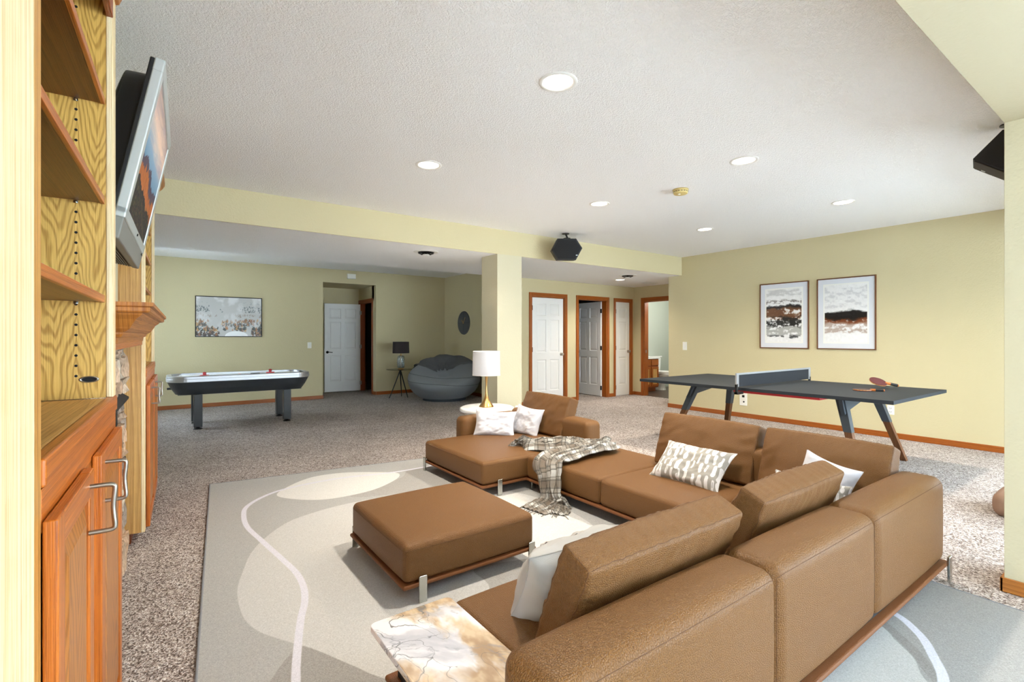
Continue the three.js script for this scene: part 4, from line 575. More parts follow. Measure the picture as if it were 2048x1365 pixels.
pose(pillow('throw_pillow', 'off-white pillow at the far left of the chaise, before the lamp table', 0.42, 0.27, 0.13, M.linen, 701, G1), [2.77, 0.405, -4.14], -42, 22, -2);
pose(pillow('throw_pillow', 'off-white pillow leaning on the chaise back cushion', 0.33, 0.30, 0.13, M.linen, 711, G1), [3.06, 0.425, -3.98], -72, 20, -6);
pose(pillow('printed_pillow', 'oblong grey and white print pillow on the middle seat', 0.52, 0.33, 0.12, M.printed, 721), [2.985, 0.402, -2.03], -87, 48, -1);
pose(pillow('throw_pillow', 'white pillow corner pointing up between the two right-hand leather cushions', 0.29, 0.31, 0.11, M.linen, 731), [3.04, 0.45, -1.225], -84, 22, -15);
pose(pillow('printed_pillow', 'grey printed pillow mostly hidden in the sofa corner', 0.37, 0.24, 0.11, M.printed, 741), [2.90, 0.395, -1.235], -70, 26, -6);
pose(pillow('throw_pillow', 'pale grey seamed pillow behind the nearest leather back cushion', 0.44, 0.34, 0.17, M.linenGrey, 751, null, [[0.12, 0.14, 0.45, 0.42], [0.45, 0.42, 0.86, 0.80], [0.45, 0.42, 0.42, 0.86], [0.90, 0.12, 0.70, 0.46], [0.70, 0.46, 0.72, 0.86]]), [1.215, 0.435, -1.325], 176, 30, -4);
// ---------------------------------------------------------------- plaid throw
function ribbon(C, Wd, amp, k, R, seed, uvs, th = 0.007, nA = 120, nS = 44) {
  const cv = new THREE.CatmullRomCurve3(C.map((p) => V(...p)), false, 'centripetal'), f = fbm(6, 10, 3, seed), Rv = R.map((r) => V(...r).normalize()), pick = (a, t) => { const s = t * (a.length - 1), i = Math.min(a.length - 2, Math.floor(s)); const q = s - i; return typeof a[0] === 'number' ? lerp(a[i], a[i + 1], q * q * (3 - 2 * q)) : a[i].clone().lerp(a[i + 1], q); };
  const len = cv.getLength(); const at = (s, t) => { const c = cv.getPointAt(clamp(t, 0, 1)), tg = cv.getTangentAt(clamp(t, 0, 1)), r = pick(Rv, t).clone().addScaledVector(tg, -pick(Rv, t).dot(tg)).normalize(), up = r.clone().cross(tg).normalize(); if (up.y < 0 && Math.abs(up.y) > 0.2) up.negate(); const w = pick(Wd, t), A = pick(amp, t);
    const ph = (f(0.2, t) - 0.5) * 5, fold = 0.5 + 0.5 * Math.cos(s * Math.PI * k + ph) * (0.6 + 0.8 * f(s * 0.3 + 0.5, t)), e = 1 - Math.abs(s) ** 6; return c.addScaledVector(r, s * w / 2 + (f(s * 0.5 + 0.5, t * 0.9) - 0.5) * 0.05).addScaledVector(up, A * fold * e + (f(t, s * 0.5 + 0.5) - 0.5) * A * 0.6 * e); };
  const top = gridGeo(nS, nA, (u, v) => { const p = at(u * 2 - 1, v); return [p.x, p.y, p.z, (u - 0.5) * uvs, v * len]; });
  const n = top.attributes.normal, p = top.attributes.position, bot = top.clone(); let sum = 0; for (let i = 0; i < n.count; i++) sum += n.getY(i); const sg = sum > 0 ? -1 : 1; const bp = bot.attributes.position; for (let i = 0; i < bp.count; i++) bp.setXYZ(i, p.getX(i) + n.getX(i) * th * sg, p.getY(i) + n.getY(i) * th * sg, p.getZ(i) + n.getZ(i) * th * sg);
  return { geo: [top, bot], at };
}
{ const t = thing('plaid_throw', 'grey plaid fringed throw draped from the chaise over the sofa edge to the rug', 'blanket');
  const a = ribbon([[2.585, 0.318, -3.60], [2.72, 0.32, -3.45], [2.88, 0.322, -3.33], [3.02, 0.322, -3.20], [3.17, 0.322, -3.08], [3.22, 0.33, -3.00]], [0.06, 0.26, 0.40, 0.40, 0.30, 0.20], [0.012, 0.035, 0.05, 0.06, 0.055, 0.03], 7, [[-0.6, 0, -0.7], [-0.6, 0, -0.7], [-0.62, 0, -0.7], [-0.6, 0, -0.8], [-0.5, 0, -0.85], [-0.3, 0, -0.9]], 801, 0.62);
  const b = ribbon([[3.22, 0.335, -2.98], [3.02, 0.352, -2.95], [2.82, 0.352, -2.96], [2.62, 0.336, -2.98], [2.50, 0.305, -2.96], [2.465, 0.22, -2.92], [2.445, 0.12, -2.89], [2.43, 0.045, -2.87], [2.37, 0.022, -2.86], [2.29, 0.02, -2.84], [2.22, 0.02, -2.83]], [0.16, 0.24, 0.26, 0.28, 0.31, 0.34, 0.32, 0.28, 0.27, 0.26, 0.24], [0.03, 0.045, 0.045, 0.035, 0.03, 0.030, 0.03, 0.028, 0.024, 0.018, 0.008], 5, [[0, 0, -1], [0, 0, -1], [0, 0, -1], [0.1, 0, -1], [0.1, 0, -1], [0, 0, -1], [0, 0, -1], [0.1, 0, -1], [0.1, 0, -1], [-0.05, 0, -1], [-0.1, 0, -1]], 811, 0.6, 0.007, 170, 48);
  const c = ribbon([[2.44, 0.05, -2.80], [2.42, 0.022, -2.76], [2.37, 0.02, -2.70], [2.31, 0.02, -2.67]], [0.14, 0.18, 0.17, 0.12], [0.02, 0.03, 0.022, 0.01], 4, [[0.3, 0, -1], [0.4, 0, -1], [0.5, 0, -1], [0.5, 0, -1]], 821, 0.35, 0.006, 50, 26);
  mesh('woven_cloth', [...a.geo, ...b.geo, ...c.geo], M.plaid, t);
  reseed(831); const fr = []; for (const [r, n] of [[b, 9], [c, 5]]) for (let i = 0; i <= n; i++) { const s = -0.95 + 1.9 * i / n, p = r.at(s, 1), q = r.at(s, 0.9), d = p.clone().sub(q).setY(0).normalize(); const e = p.clone().addScaledVector(d, rr(0.03, 0.06)).add(V(rr(-0.01, 0.01), 0, rr(-0.015, 0.015))); fr.push(tube([[p.x, Math.max(0.018, p.y), p.z], [(p.x + e.x) / 2 + rr(-0.005, 0.005), 0.018, (p.z + e.z) / 2], [e.x, 0.0165, e.z]], 0.0022, 8, 5)); }
  for (let i = 0; i <= 6; i++) { const s = -0.9 + 1.8 * i / 6, p = a.at(s, 0); fr.push(tube([[p.x, p.y, p.z], [p.x - rr(0.012, 0.03), 0.309, p.z - rr(0.0, 0.02)]], 0.002, 4, 5)); }
  const m = mesh('fringe', fr, M.fringe, t);
}
// ---------------------------------------------------------------- lit lamp on the round white table
{ const X = 3.13, Z = -4.84, t = thing('round_side_table', 'round white drum side table behind the chaise under the lit lamp', 'side table', [X, 0, Z]);
  mesh('table_top', lathe([[0, 0.470], [0.285, 0.470], [0.312, 0.462], [0.322, 0.445], [0.320, 0.425], [0.305, 0.414], [0, 0.414]], 64), M.porcelain, t); mesh('drum_base', lathe([[0, 0.414], [0.23, 0.414], [0.22, 0.2], [0.235, 0.02], [0.235, 0.006], [0, 0.006]], 48), M.porcelain, t);
  const l = thing('table_lamp', 'lit table lamp with white drum shade and flared brass base', 'lamp', [X - 0.02, 0.4705, Z + 0.015]);
  mesh('lamp_base', lathe([[0, 0], [0.083, 0], [0.085, 0.004], [0.078, 0.016], [0.055, 0.045], [0.032, 0.085], [0.018, 0.14], [0.011, 0.21], [0.010, 0.26], [0.016, 0.33], [0.022, 0.37], [0.020, 0.372], [0, 0.372]], 48), M.brass, l);
  mesh('lamp_stem', cyl(0.005, 0.005, 0.14, [0, 0.44, 0], 12), M.brass, l);
  mesh('lamp_shade', lathe([[0.160, 0.368], [0.162, 0.368], [0.157, 0.642], [0.155, 0.642], [0.159, 0.372], [0.160, 0.368]], 64), M.shadeWhite, l);
  mesh('shade_ring', [lathe([[0.1605, 0.366], [0.1635, 0.366], [0.1635, 0.371], [0.1605, 0.371]], 64), lathe([[0.1545, 0.640], [0.1580, 0.640], [0.1580, 0.645], [0.1545, 0.645]], 64)], M.white, l);
  const bulb = new THREE.SphereGeometry(0.032, 20, 14); bulb.translate(0, 0.51, 0); mesh('bulb', bulb, std({ color: 0xffffff, emissive: 0xffe9c8, emissiveIntensity: 4 }), l);
  const p = new THREE.PointLight(new THREE.Color(1, 0.9, 0.76), 0.9, 0, 2); p.position.set(0, 0.51, 0); p.name = 'bulb_lamp'; p.shadow.radius = 1.4; l.add(p);
}
// ---------------------------------------------------------------- small tripod table and dark lamp by the back wall
{ const X = 4.165, Z = -9.80, t = thing('tripod_side_table', 'small round glass-topped table on three thin black legs', 'side table', [X, 0, Z]);
  mesh('glass_top', lathe([[0, 0.598], [0.283, 0.598], [0.286, 0.594], [0.283, 0.590], [0, 0.590]], 56), M.smokedGlass, t); mesh('top_rim', (() => { const g = new THREE.TorusGeometry(0.286, 0.0045, 8, 64); g.rotateX(Math.PI / 2); g.translate(0, 0.594, 0); return g; })(), M.darkMetal, t);
  mesh('leg_hub', cyl(0.045, 0.045, 0.02, [0, 0.578, 0], 20), M.black, t);
  for (const [fx, fz] of [[-0.245, 0.0], [0.105, 0.14], [0.085, -0.14]]) mesh('leg', bar([fx, 0.001, fz], [fx * 0.06 - 0.01 * Math.sign(fx), 0.575, fz * 0.06], 0.008, 0.014, 12), M.black, t);
  const l = thing('glass_table_lamp', 'clear glass table lamp with dark brown drum shade, unlit', 'lamp', [X + 0.01, 0.5985, Z]);
  mesh('lamp_foot', lathe([[0, 0], [0.062, 0], [0.062, 0.016], [0.05, 0.02], [0, 0.02]], 36), M.brass, l);
  mesh('glass_body', lathe([[0.045, 0.02], [0.070, 0.03], [0.078, 0.06], [0.074, 0.085], [0.079, 0.10], [0.079, 0.21], [0.074, 0.225], [0.076, 0.25], [0.060, 0.275], [0.03, 0.285], [0.026, 0.285], [0.056, 0.272], [0.071, 0.248], [0.075, 0.20], [0.075, 0.10], [0.066, 0.034], [0.043, 0.024]], 44), phys({ color: 0xdfe3e2, roughness: 0.04, transmission: 0.85, thickness: 0, ior: 1.5 }), l);
  mesh('lamp_stem', cyl(0.006, 0.006, 0.26, [0, 0.15, 0], 10), M.brass, l); mesh('lamp_neck', lathe([[0, 0.283], [0.026, 0.283], [0.022, 0.30], [0.010, 0.305], [0.009, 0.36], [0, 0.36]], 24), M.brass, l);
  mesh('lamp_shade', lathe([[0.172, 0.335], [0.174, 0.335], [0.167, 0.575], [0.165, 0.575], [0.170, 0.339], [0.172, 0.335]], 56), M.shadeDark, l); mesh('shade_spider', [bx(-0.166, 0.166, 0.567, 0.571, -0.003, 0.003, { b: 0 }), bx(-0.003, 0.003, 0.567, 0.571, -0.166, 0.166, { b: 0 }), cyl(0.004, 0.004, 0.22, [0, 0.46, 0], 8)], M.darkMetal, l);
}
// ---------------------------------------------------------------- nest-like bean bag and its knitted throw
{ const C = [4.77, 0, -8.98], t = thing('bean_bag_chair', 'large round grey bean bag chair with a hollow seat', 'chair', C);
  const ax = V(-0.36, 0.74, 0.57).normalize(); // opening direction, towards the room
  const R = [0.735, 0.43, 0.66], cy = 0.38;
  const at = (dir, off = 0) => { const a = Math.acos(clamp(dir.dot(ax), -1, 1)); const dent = 1 - 0.52 * (1 - sst(0.30, 0.98, a)) + 0.06 * Math.exp(-((a - 1.08) ** 2) / 0.06); const up = 1 + 0.16 * sst(0.1, 0.9, dir.x * 0.55 - dir.z * 0.5 + dir.y * 0.45); const v = V(dir.x * R[0], dir.y * R[1], dir.z * R[2]).multiplyScalar(dent * up); v.y += cy; if (v.y < 0.05) { v.y = 0.05 - 0.05 * (1 - Math.exp((v.y - 0.05) / 0.05)) * 0.5; } const l = Math.hypot(v.x, v.y - cy, v.z); return v.addScaledVector(V(v.x, v.y - cy, v.z).divideScalar(l || 1), off); };
  const g = gridGeo(96, 64, (u, v) => { const th = u * Math.PI * 2, ph = v * Math.PI, p = at(V(Math.sin(ph) * Math.cos(th), Math.cos(ph), Math.sin(ph) * Math.sin(th))); return [p.x, p.y, p.z]; }, true); { const ix = g.index.array; for (let i = 0; i < ix.length; i += 3) { const k = ix[i]; ix[i] = ix[i + 1]; ix[i + 1] = k; } }
  mesh('bean_bag_body', smooth(g), M.bean, t);
  for (const y of [-0.02, 0.32]) { const pts = []; for (let i = 0; i < 60; i++) { const th = i / 60 * Math.PI * 2, p = at(V(Math.cos(th), y - 0.12 * Math.cos(th - 0.8), Math.sin(th)).normalize(), 0.001); pts.push(p); } mesh('seam', new THREE.TubeGeometry(new THREE.CatmullRomCurve3(pts, true), 160, 0.004, 5, true), std({ color: 0x4c5054, roughness: 1 }), t); }
  mesh('base_disc', cyl(0.44, 0.42, 0.045, [0, 0.024, 0], 56), std({ color: 0x333a40, roughness: 0.8 }), t);
  // throw over the back rim and into the seat
  const b = thing('knitted_throw', 'dark grey knitted throw draped over the bean bag rim', 'blanket', C), right = V(0, 1, 0).cross(ax).normalize(), fwd = ax.clone().cross(right).normalize(), f = fbm(7, 7, 3, 901);
  const cl = (off) => (u, v) => { const az = lerp(-1.25, 1.15, u) * (1 - 0.25 * v) + 0.10 * Math.sin(v * 5), al = lerp(1.45, 0.42, v), dir = ax.clone().multiplyScalar(Math.cos(al)).addScaledVector(fwd, Math.sin(al) * Math.cos(az)).addScaledVector(right, Math.sin(al) * Math.sin(az)); const fold = (0.5 + 0.5 * Math.sin(u * 24 + v * 2 + f(u, v) * 5)) * 0.052 * (0.35 + 0.65 * sst(0.1, 0.8, v)) + f(v, u) * 0.012; const p = at(dir.normalize(), off + fold); return [p.x, p.y, p.z, u * 1.3, v * 1.0]; };
  const top = gridGeo(110, 60, cl(0.014)), bot = gridGeo(110, 60, cl(0.002)); mesh('knit_cloth', [top, bot], (() => { const m = M.knit.clone(); m.side = THREE.DoubleSide; return m; })(), b);
  const hem = []; for (let i = 0; i <= 50; i++) { const q = cl(0.012)(i / 50, 1); hem.push(V(q[0], q[1], q[2])); } mesh('knit_hem', new THREE.TubeGeometry(new THREE.CatmullRomCurve3(hem), 120, 0.009, 6), M.knit, b);
}
// ---------------------------------------------------------------- air hockey table
{ const x0 = 0.10, x1 = 1.955, z0 = -8.80, z1 = -8.0, cx = (x0 + x1) / 2, cz = (z0 + z1) / 2, t = thing('air_hockey_table', 'air hockey table with dark body, silver rim and white playfield', 'game table', [cx, 0, cz]);
  const L = x1 - x0, W = z1 - z0; const outline = (ix, r) => { const a = L / 2 - ix, b = W / 2 - ix, out = [], n = 10; for (const [sx, sz, a0] of [[1, 1, 0], [-1, 1, Math.PI / 2], [-1, -1, Math.PI], [1, -1, Math.PI * 1.5]]) for (let i = 0; i <= n; i++) { const q = a0 + i / n * Math.PI / 2; out.push([sx * (a - r) + Math.cos(q) * r, sz * (b - r) + Math.sin(q) * r]); } out.push(out[0]); return out; };
  const loft = (rows) => { const O = rows.map(([ix, r, y]) => outline(ix, r).map(([x, z]) => [x, y, z])), n = O[0].length - 1; const g = gridGeo(n, rows.length - 1, (u, v) => O[Math.round(v * (rows.length - 1))][Math.round(u * n)]); const q = g.toNonIndexed(); q.deleteAttribute('normal'); q.computeVertexNormals(); return boxUV(q); };
  mesh('table_body', [loft([[0.012, 0.22, 0.672], [0.012, 0.22, 0.655], [0.055, 0.20, 0.56], [0.105, 0.17, 0.482], [0.13, 0.15, 0.478], [0.39, 0.005, 0.478]]), bx(-L / 2 + 0.13, L / 2 - 0.13, 0.476, 0.48, -W / 2 + 0.13, W / 2 - 0.13, { b: 0 })], M.hockeyBody, t);
  mesh('table_rim', loft([[0.012, 0.22, 0.658], [0.0, 0.23, 0.664], [0.0, 0.23, 0.700], [0.006, 0.225, 0.704], [0.006, 0.225, 0.732], [0.012, 0.22, 0.738], [0.062, 0.18, 0.742], [0.068, 0.175, 0.738], [0.068, 0.175, 0.70]]), M.hockeyRim, t);
  mesh('playfield', (() => { const s = new THREE.Shape(); outline(0.06, 0.18).forEach(([x, z], i) => i ? s.lineTo(x, z) : s.moveTo(x, z)); const g = new THREE.ExtrudeGeometry(s, { depth: 0.01, bevelEnabled: false }); g.rotateX(-Math.PI / 2); g.translate(0, 0.706, 0); return boxUV(g); })(), std({ color: 0xf2f3f4, roughness: 0.25 }), t);
  mesh('centre_line', [bx(-0.006, 0.006, 0.7165, 0.7172, -W / 2 + 0.07, W / 2 - 0.07, { b: 0 })], M.red, t);
  for (const s of [-1, 1]) mesh('goal_slot', bx(s * (L / 2 - 0.071) - 0.003, s * (L / 2 - 0.071) + 0.003, 0.717, 0.735, -0.13, 0.13, { b: 0 }), M.black, t);
  const cxL = 0.462 - cx, cxR = 1.607 - cx; for (const x of [cxL, cxR]) for (const z of [-8.69 - cz, -8.11 - cz]) { const l = mesh('leg', bx(x - 0.052, x + 0.052, 0.03, 0.482, z - 0.05, z + 0.05, { b: 0.006, seg: 2 }), M.hockeyBody, t); mesh('leveler', lathe([[0, 0.001], [0.055, 0.001], [0.05, 0.012], [0.02, 0.022], [0.016, 0.032], [0, 0.032]], 24), M.black, l).position.set(x, 0, z); }
  mesh('end_knob', bx(-L / 2 + 0.01, -L / 2 + 0.09, 0.55, 0.578, 0.1, 0.14, { b: 0.004 }), M.black, t); mesh('side_switch', cyl(0.01, 0.01, 0.012, [L / 2 - 0.055, 0.58, 0.05], 12, 'x'), M.black, t);
  const pusher = (x, z, label) => { const p = thing('hockey_pusher', label, 'pusher', [x, 0.7165, z]); mesh('pusher_base', lathe([[0, 0], [0.058, 0], [0.060, 0.004], [0.058, 0.022], [0.046, 0.026], [0.024, 0.022], [0, 0.022]], 36), M.red, p); mesh('pusher_grip', lathe([[0, 0.02], [0.024, 0.02], [0.020, 0.034], [0.024, 0.052], [0.022, 0.062], [0.012, 0.068], [0, 0.069]], 28), M.red, p); return p; };
  pusher(0.545, -8.20, 'red pusher at the left end of the air hockey table'); pusher(1.42, -8.36, 'red pusher at the right end of the air hockey table');
  const pk = thing('hockey_puck', 'flat dark puck between the two red pushers', 'puck', [1.22, 0.7165, -8.42]); mesh('puck_disc', lathe([[0, 0], [0.06, 0], [0.064, 0.003], [0.064, 0.008], [0.06, 0.011], [0.05, 0.009], [0, 0.009]], 40), M.black, pk);
}
// ---------------------------------------------------------------- ping pong table
{ const t = thing('ping_pong_table', 'grey ping pong table with splayed legs half dark metal half wood', 'game table'), x0 = 4.88, x1 = 6.35, z0 = -4.05, z1 = -1.44, y = 0.76;
  mesh('table_top', bx(x0, x1, y - 0.032, y, z0, z1, { b: 0.003, g: 'z' }), M.tableGrey, t);
  const legs = [[5.30, -1.98, 5.06, -1.74], [6.06, -1.96, 6.285, -1.765], [5.30, -3.52, 5.07, -3.74], [6.06, -3.52, 6.275, -3.73]];
  for (const [tx, tz, fx, fz] of legs) { const k = 0.56, m = [lerp(fx, tx, k), 0.724 * k, lerp(fz, tz, k)]; const l = part('leg', t); mesh('wooden_foot', taperBar([fx, 0.001, fz], m, 0.052, 0.052, 0.062, 0.062), M.walnut, l); mesh('metal_socket', taperBar([lerp(fx, tx, k - 0.003), 0.724 * (k - 0.003), lerp(fz, tz, k - 0.003)], [tx, 0.726, tz], 0.068, 0.068, 0.082, 0.082), M.slate, l); }
  for (const z of [-1.97, -3.52]) { const g = new THREE.BufferGeometry(), P = [], s = new THREE.Shape(); s.moveTo(5.24, 0.727); s.lineTo(6.12, 0.727); s.lineTo(6.18, 0.56); s.lineTo(6.10, 0.585); s.lineTo(5.68, 0.655); s.lineTo(5.26, 0.585); s.lineTo(5.18, 0.56); s.closePath(); const e = new THREE.ExtrudeGeometry(s, { depth: 0.03, bevelEnabled: true, bevelThickness: 0.003, bevelSize: 0.003, bevelSegments: 1 }); const sg = z > -3 ? 1 : -1, p = e.attributes.position; for (let i = 0; i < p.count; i++) p.setZ(i, p.getZ(i) - 0.015 + z + sg * (0.727 - p.getY(i)) * 0.32); e.computeVertexNormals(); mesh('trestle', boxUV(e, 'x'), M.slate, t); }
  mesh('under_tray', bx(5.02, 5.40, 0.690, 0.722, -2.90, -2.05, { b: 0.004 }), M.red, t); mesh('under_beam', bx(5.60, 5.76, 0.69, 0.728, -3.52, -1.97, { b: 0.004, g: 'z' }), M.slate, t);
  const n = part('net', t), zn = -2.74; mesh('net_mesh', bx(4.80, 6.43, 0.772, 0.895, zn - 0.003, zn + 0.003, { b: 0 }), std({ color: 0x22272e, roughness: 0.95 }), n); mesh('net_tape', [bx(4.80, 6.43, 0.892, 0.912, zn - 0.006, zn + 0.006, { b: 0.002 }), bx(4.79, 4.835, 0.770, 0.912, zn - 0.008, zn + 0.008, { b: 0.002 }), bx(6.395, 6.44, 0.770, 0.912, zn - 0.008, zn + 0.008, { b: 0.002 })], std({ color: 0x8d8f92, roughness: 0.6 }), n);
  mesh('net_clamp', [bx(4.79, 4.90, 0.695, 0.722, zn - 0.02, zn + 0.02, { b: 0.003 }), bx(4.79, 4.815, 0.695, 0.80, zn - 0.012, zn + 0.012, { b: 0.003 }), bx(6.33, 6.44, 0.695, 0.722, zn - 0.02, zn + 0.02, { b: 0.003 }), bx(6.415, 6.44, 0.695, 0.80, zn - 0.012, zn + 0.012, { b: 0.003 })], M.black, n);
  const paddle = (label, pos, yaw, tilt, col, lean = 0) => { const p = thing('table_tennis_bat', label, 'bat', pos, yaw); const i = part('inner', p); const face = (y0, h, m, nm) => { const s = new THREE.Shape(); s.absellipse(0, 0, 0.075, 0.08, 0, Math.PI * 2); const g = new THREE.ExtrudeGeometry(s, { depth: h, bevelEnabled: false, curveSegments: 40 }); g.rotateX(-Math.PI / 2); g.translate(0, y0, 0); mesh(nm, boxUV(g), m, i); };
    face(0.006, 0.006, M.oak, 'blade'); face(0.0122, 0.0018, col, 'rubber_face'); face(0.0040, 0.0018, M.red, 'rubber_face');
    mesh('grip', bx(0.062, 0.178, -0.001, 0.0205, -0.014, 0.014, { b: 0.008, seg: 3, g: 'x' }), M.oakOrange, i); mesh('grip_wrap', bx(0.10, 0.172, -0.0016, 0.0211, -0.0146, 0.0146, { b: 0.008, seg: 3 }), M.black, i); i.rotation.order = 'YZX'; i.rotation.z = tilt; i.rotation.x = lean; i.children.slice().forEach((c) => p.attach(c)); p.remove(i); return p; };
  paddle('bat lying flat, nearer the left edge of the ping pong table', [5.58, y + 0.0006, -1.90], -1.15, 0, std({ color: 0x3a2426, roughness: 0.6 }));
  paddle('dark red bat resting on the handle of the other bat', [5.92, y + 0.062, -1.88], -0.95, -0.20, std({ color: 0x4a161d, roughness: 0.6 }), 0.42);
}
// ---------------------------------------------------------------- framed pictures
function picture(name, label, pos, turn, w, h, fw, mat, mw, tex, frameMat) {
  const t = thing(name, label, 'picture', pos, turn), d = 0.022; mesh('picture_frame', [bx(-w / 2, w / 2, h / 2 - fw, h / 2, 0, d, { g: 'x' }), bx(-w / 2, w / 2, -h / 2, -h / 2 + fw, 0, d, { g: 'x' }), bx(-w / 2, -w / 2 + fw, -h / 2 + fw, h / 2 - fw, 0, d), bx(w / 2 - fw, w / 2, -h / 2 + fw, h / 2 - fw, 0, d)], frameMat, t);
  if (mw) { mesh('mount_board', bx(-w / 2 + fw, w / 2 - fw, -h / 2 + fw, h / 2 - fw, 0.002, 0.010, { b: 0 }), mat, t); mesh('mount_bevel', bx(-w / 2 + mw - 0.02, w / 2 - mw + 0.02, -h / 2 + mw - 0.02, h / 2 - mw + 0.02, 0.008, 0.0115, { b: 0 }), M.white, t); }
  const pw = w - 2 * (mw || fw), ph = h - 2 * (mw || fw), g = new THREE.BoxGeometry(pw, ph, 0.004), uv = g.attributes.uv, p = g.attributes.position; for (let i = 0; i < p.count; i++) uv.setXY(i, p.getX(i) / pw + 0.5, p.getY(i) / ph + 0.5); g.translate(0, 0, 0.011); mesh('print', g, std({ map: tex, roughness: 0.35 }), t); return t;
}
function canvasTex(w, h, draw) { const c = document.createElement('canvas'); c.width = w; c.height = h; draw(c.getContext('2d'), w, h); const t = new THREE.CanvasTexture(c); t.colorSpace = THREE.SRGBColorSpace; return t; }
{ // misty forest
  const f = fbm(4, 3, 5, 951), f2 = fbm(9, 6, 4, 953), tex = canvasTex(768, 480, (x, w, h) => { x.fillStyle = '#bdbab5'; x.fillRect(0, 0, w, h); reseed(955);
    const tree = (X, Y, s, col) => { x.fillStyle = col; for (let k = 0; k < 7; k++) { x.beginPath(); x.ellipse(X + rr(-0.35, 0.35) * s, Y - k * s * 0.2, s * (0.5 - k * 0.06), s * 0.22, rr(-0.3, 0.3), 0, 7); x.fill(); } };
    const rows = [[70, 9, 'rgba(150,152,152,0.4)'], [130, 11, 'rgba(88,95,95,0.55)'], [165, 12, 'rgba(70,78,76,0.5)'], [225, 15, 'rgba(150,135,120,0.5)'], [300, 20, 'rgba(120,80,50,0.55)'], [340, 22, 'rgba(70,66,58,0.6)'], [400, 26, 'rgba(50,52,44,0.75)'], [455, 30, 'rgba(62,48,36,0.8)']];
    rows.forEach(([Y, s, col], r) => { for (let i = 0; i < 80; i++) { const X = rr(0, w), m = f(X / w, Y / h); if (m > 0.45) tree(X, Y + rr(-14, 22), s * rr(0.6, 1.3), r > 3 && rnd() < 0.4 ? ['rgba(170,105,55,0.6)', 'rgba(190,140,80,0.55)', 'rgba(140,90,60,0.6)'][i % 3] : col); } });
    const im = x.getImageData(0, 0, w, h), d = im.data; for (let Y = 0; Y < h; Y++) for (let X = 0; X < w; X++) { const k = sst(0.45, 0.75, f2(X / w, Y / h * 0.8 + 0.1)) * (0.9 - 0.6 * Y / h), i = (Y * w + X) * 4; d[i] = lerp(d[i], 224, k); d[i + 1] = lerp(d[i + 1], 221, k); d[i + 2] = lerp(d[i + 2], 219, k); } x.putImageData(im, 0, 0);
    x.fillStyle = '#f4f3f0'; x.beginPath(); x.ellipse(w * 0.605, h * 1.0, w * 0.178, h * 0.135, 0, 0, 7); x.fill(); });
  picture('wall_art', 'wide thin black-framed misty forest print above the air hockey table', [1.099, 1.65, ZW], 0, 1.085, 0.745, 0.013, null, 0, tex, M.blackMatte);
  const ink = (seed, plan) => { const a = fbm(3, 5, 5, seed), b = fbm(5, 24, 4, seed + 7), c = fbm(20, 26, 3, seed + 9); return dataTex(512, 704, (u, v) => { let k = [0.93, 0.93, 0.93]; const wv = v + (a(u, v) - 0.5) * 0.14 + (c(u, v) - 0.5) * 0.03; for (const [y0, y1, col, str, thr] of plan) { const m = sst(y0 - 0.02, y0 + 0.02, wv) * (1 - sst(y1 - 0.02, y1 + 0.03, wv)) * str * sst(thr, thr + 0.22, b(u, v) * 0.6 + c(u, v) * 0.4); k = mix3(k, col, clamp(m, 0, 1)); } const n = (c(u, v) - 0.5) * 0.06; return k.map((q) => q + n); }); };
  const fr = M.walnut, matB = std({ color: 0xdcdfe6, roughness: 0.7 });
  const flip = (t) => { t.wrapS = t.wrapT = THREE.ClampToEdgeWrapping; return t; };
  // v runs upwards
  picture('framed_print', 'left framed print with separate black, brown and grey ink bands', [XR, 1.598, -3.575], -Math.PI / 2, 0.705, 0.98, 0.014, matB, 0.10, flip(ink(961, [[0.72, 0.76, [0.25, 0.22, 0.20], 0.8, 0.38], [0.86, 1.0, [0.72, 0.72, 0.72], 0.6, 0.35], [0.615, 0.66, [0.06, 0.06, 0.07], 1.3, 0.22], [0.40, 0.63, [0.42, 0.27, 0.16], 1.1, 0.26], [0.28, 0.45, [0.10, 0.09, 0.08], 1.1, 0.36], [0.14, 0.28, [0.62, 0.62, 0.60], 0.8, 0.3], [0.085, 0.125, [0.15, 0.15, 0.15], 0.9, 0.38]])), fr);
  picture('framed_print', 'right framed print with one heavy black and rust ink band', [XR, 1.60, -2.765], -Math.PI / 2, 0.705, 0.98, 0.014, matB, 0.10, flip(ink(971, [[0.62, 0.98, [0.80, 0.80, 0.81], 0.8, 0.42], [0.40, 0.52, [0.03, 0.03, 0.04], 1.6, 0.12], [0.48, 0.545, [0.08, 0.08, 0.09], 1.2, 0.34], [0.34, 0.42, [0.45, 0.22, 0.10], 1.0, 0.28], [0.18, 0.36, [0.66, 0.58, 0.53], 0.8, 0.36]])), fr);
}
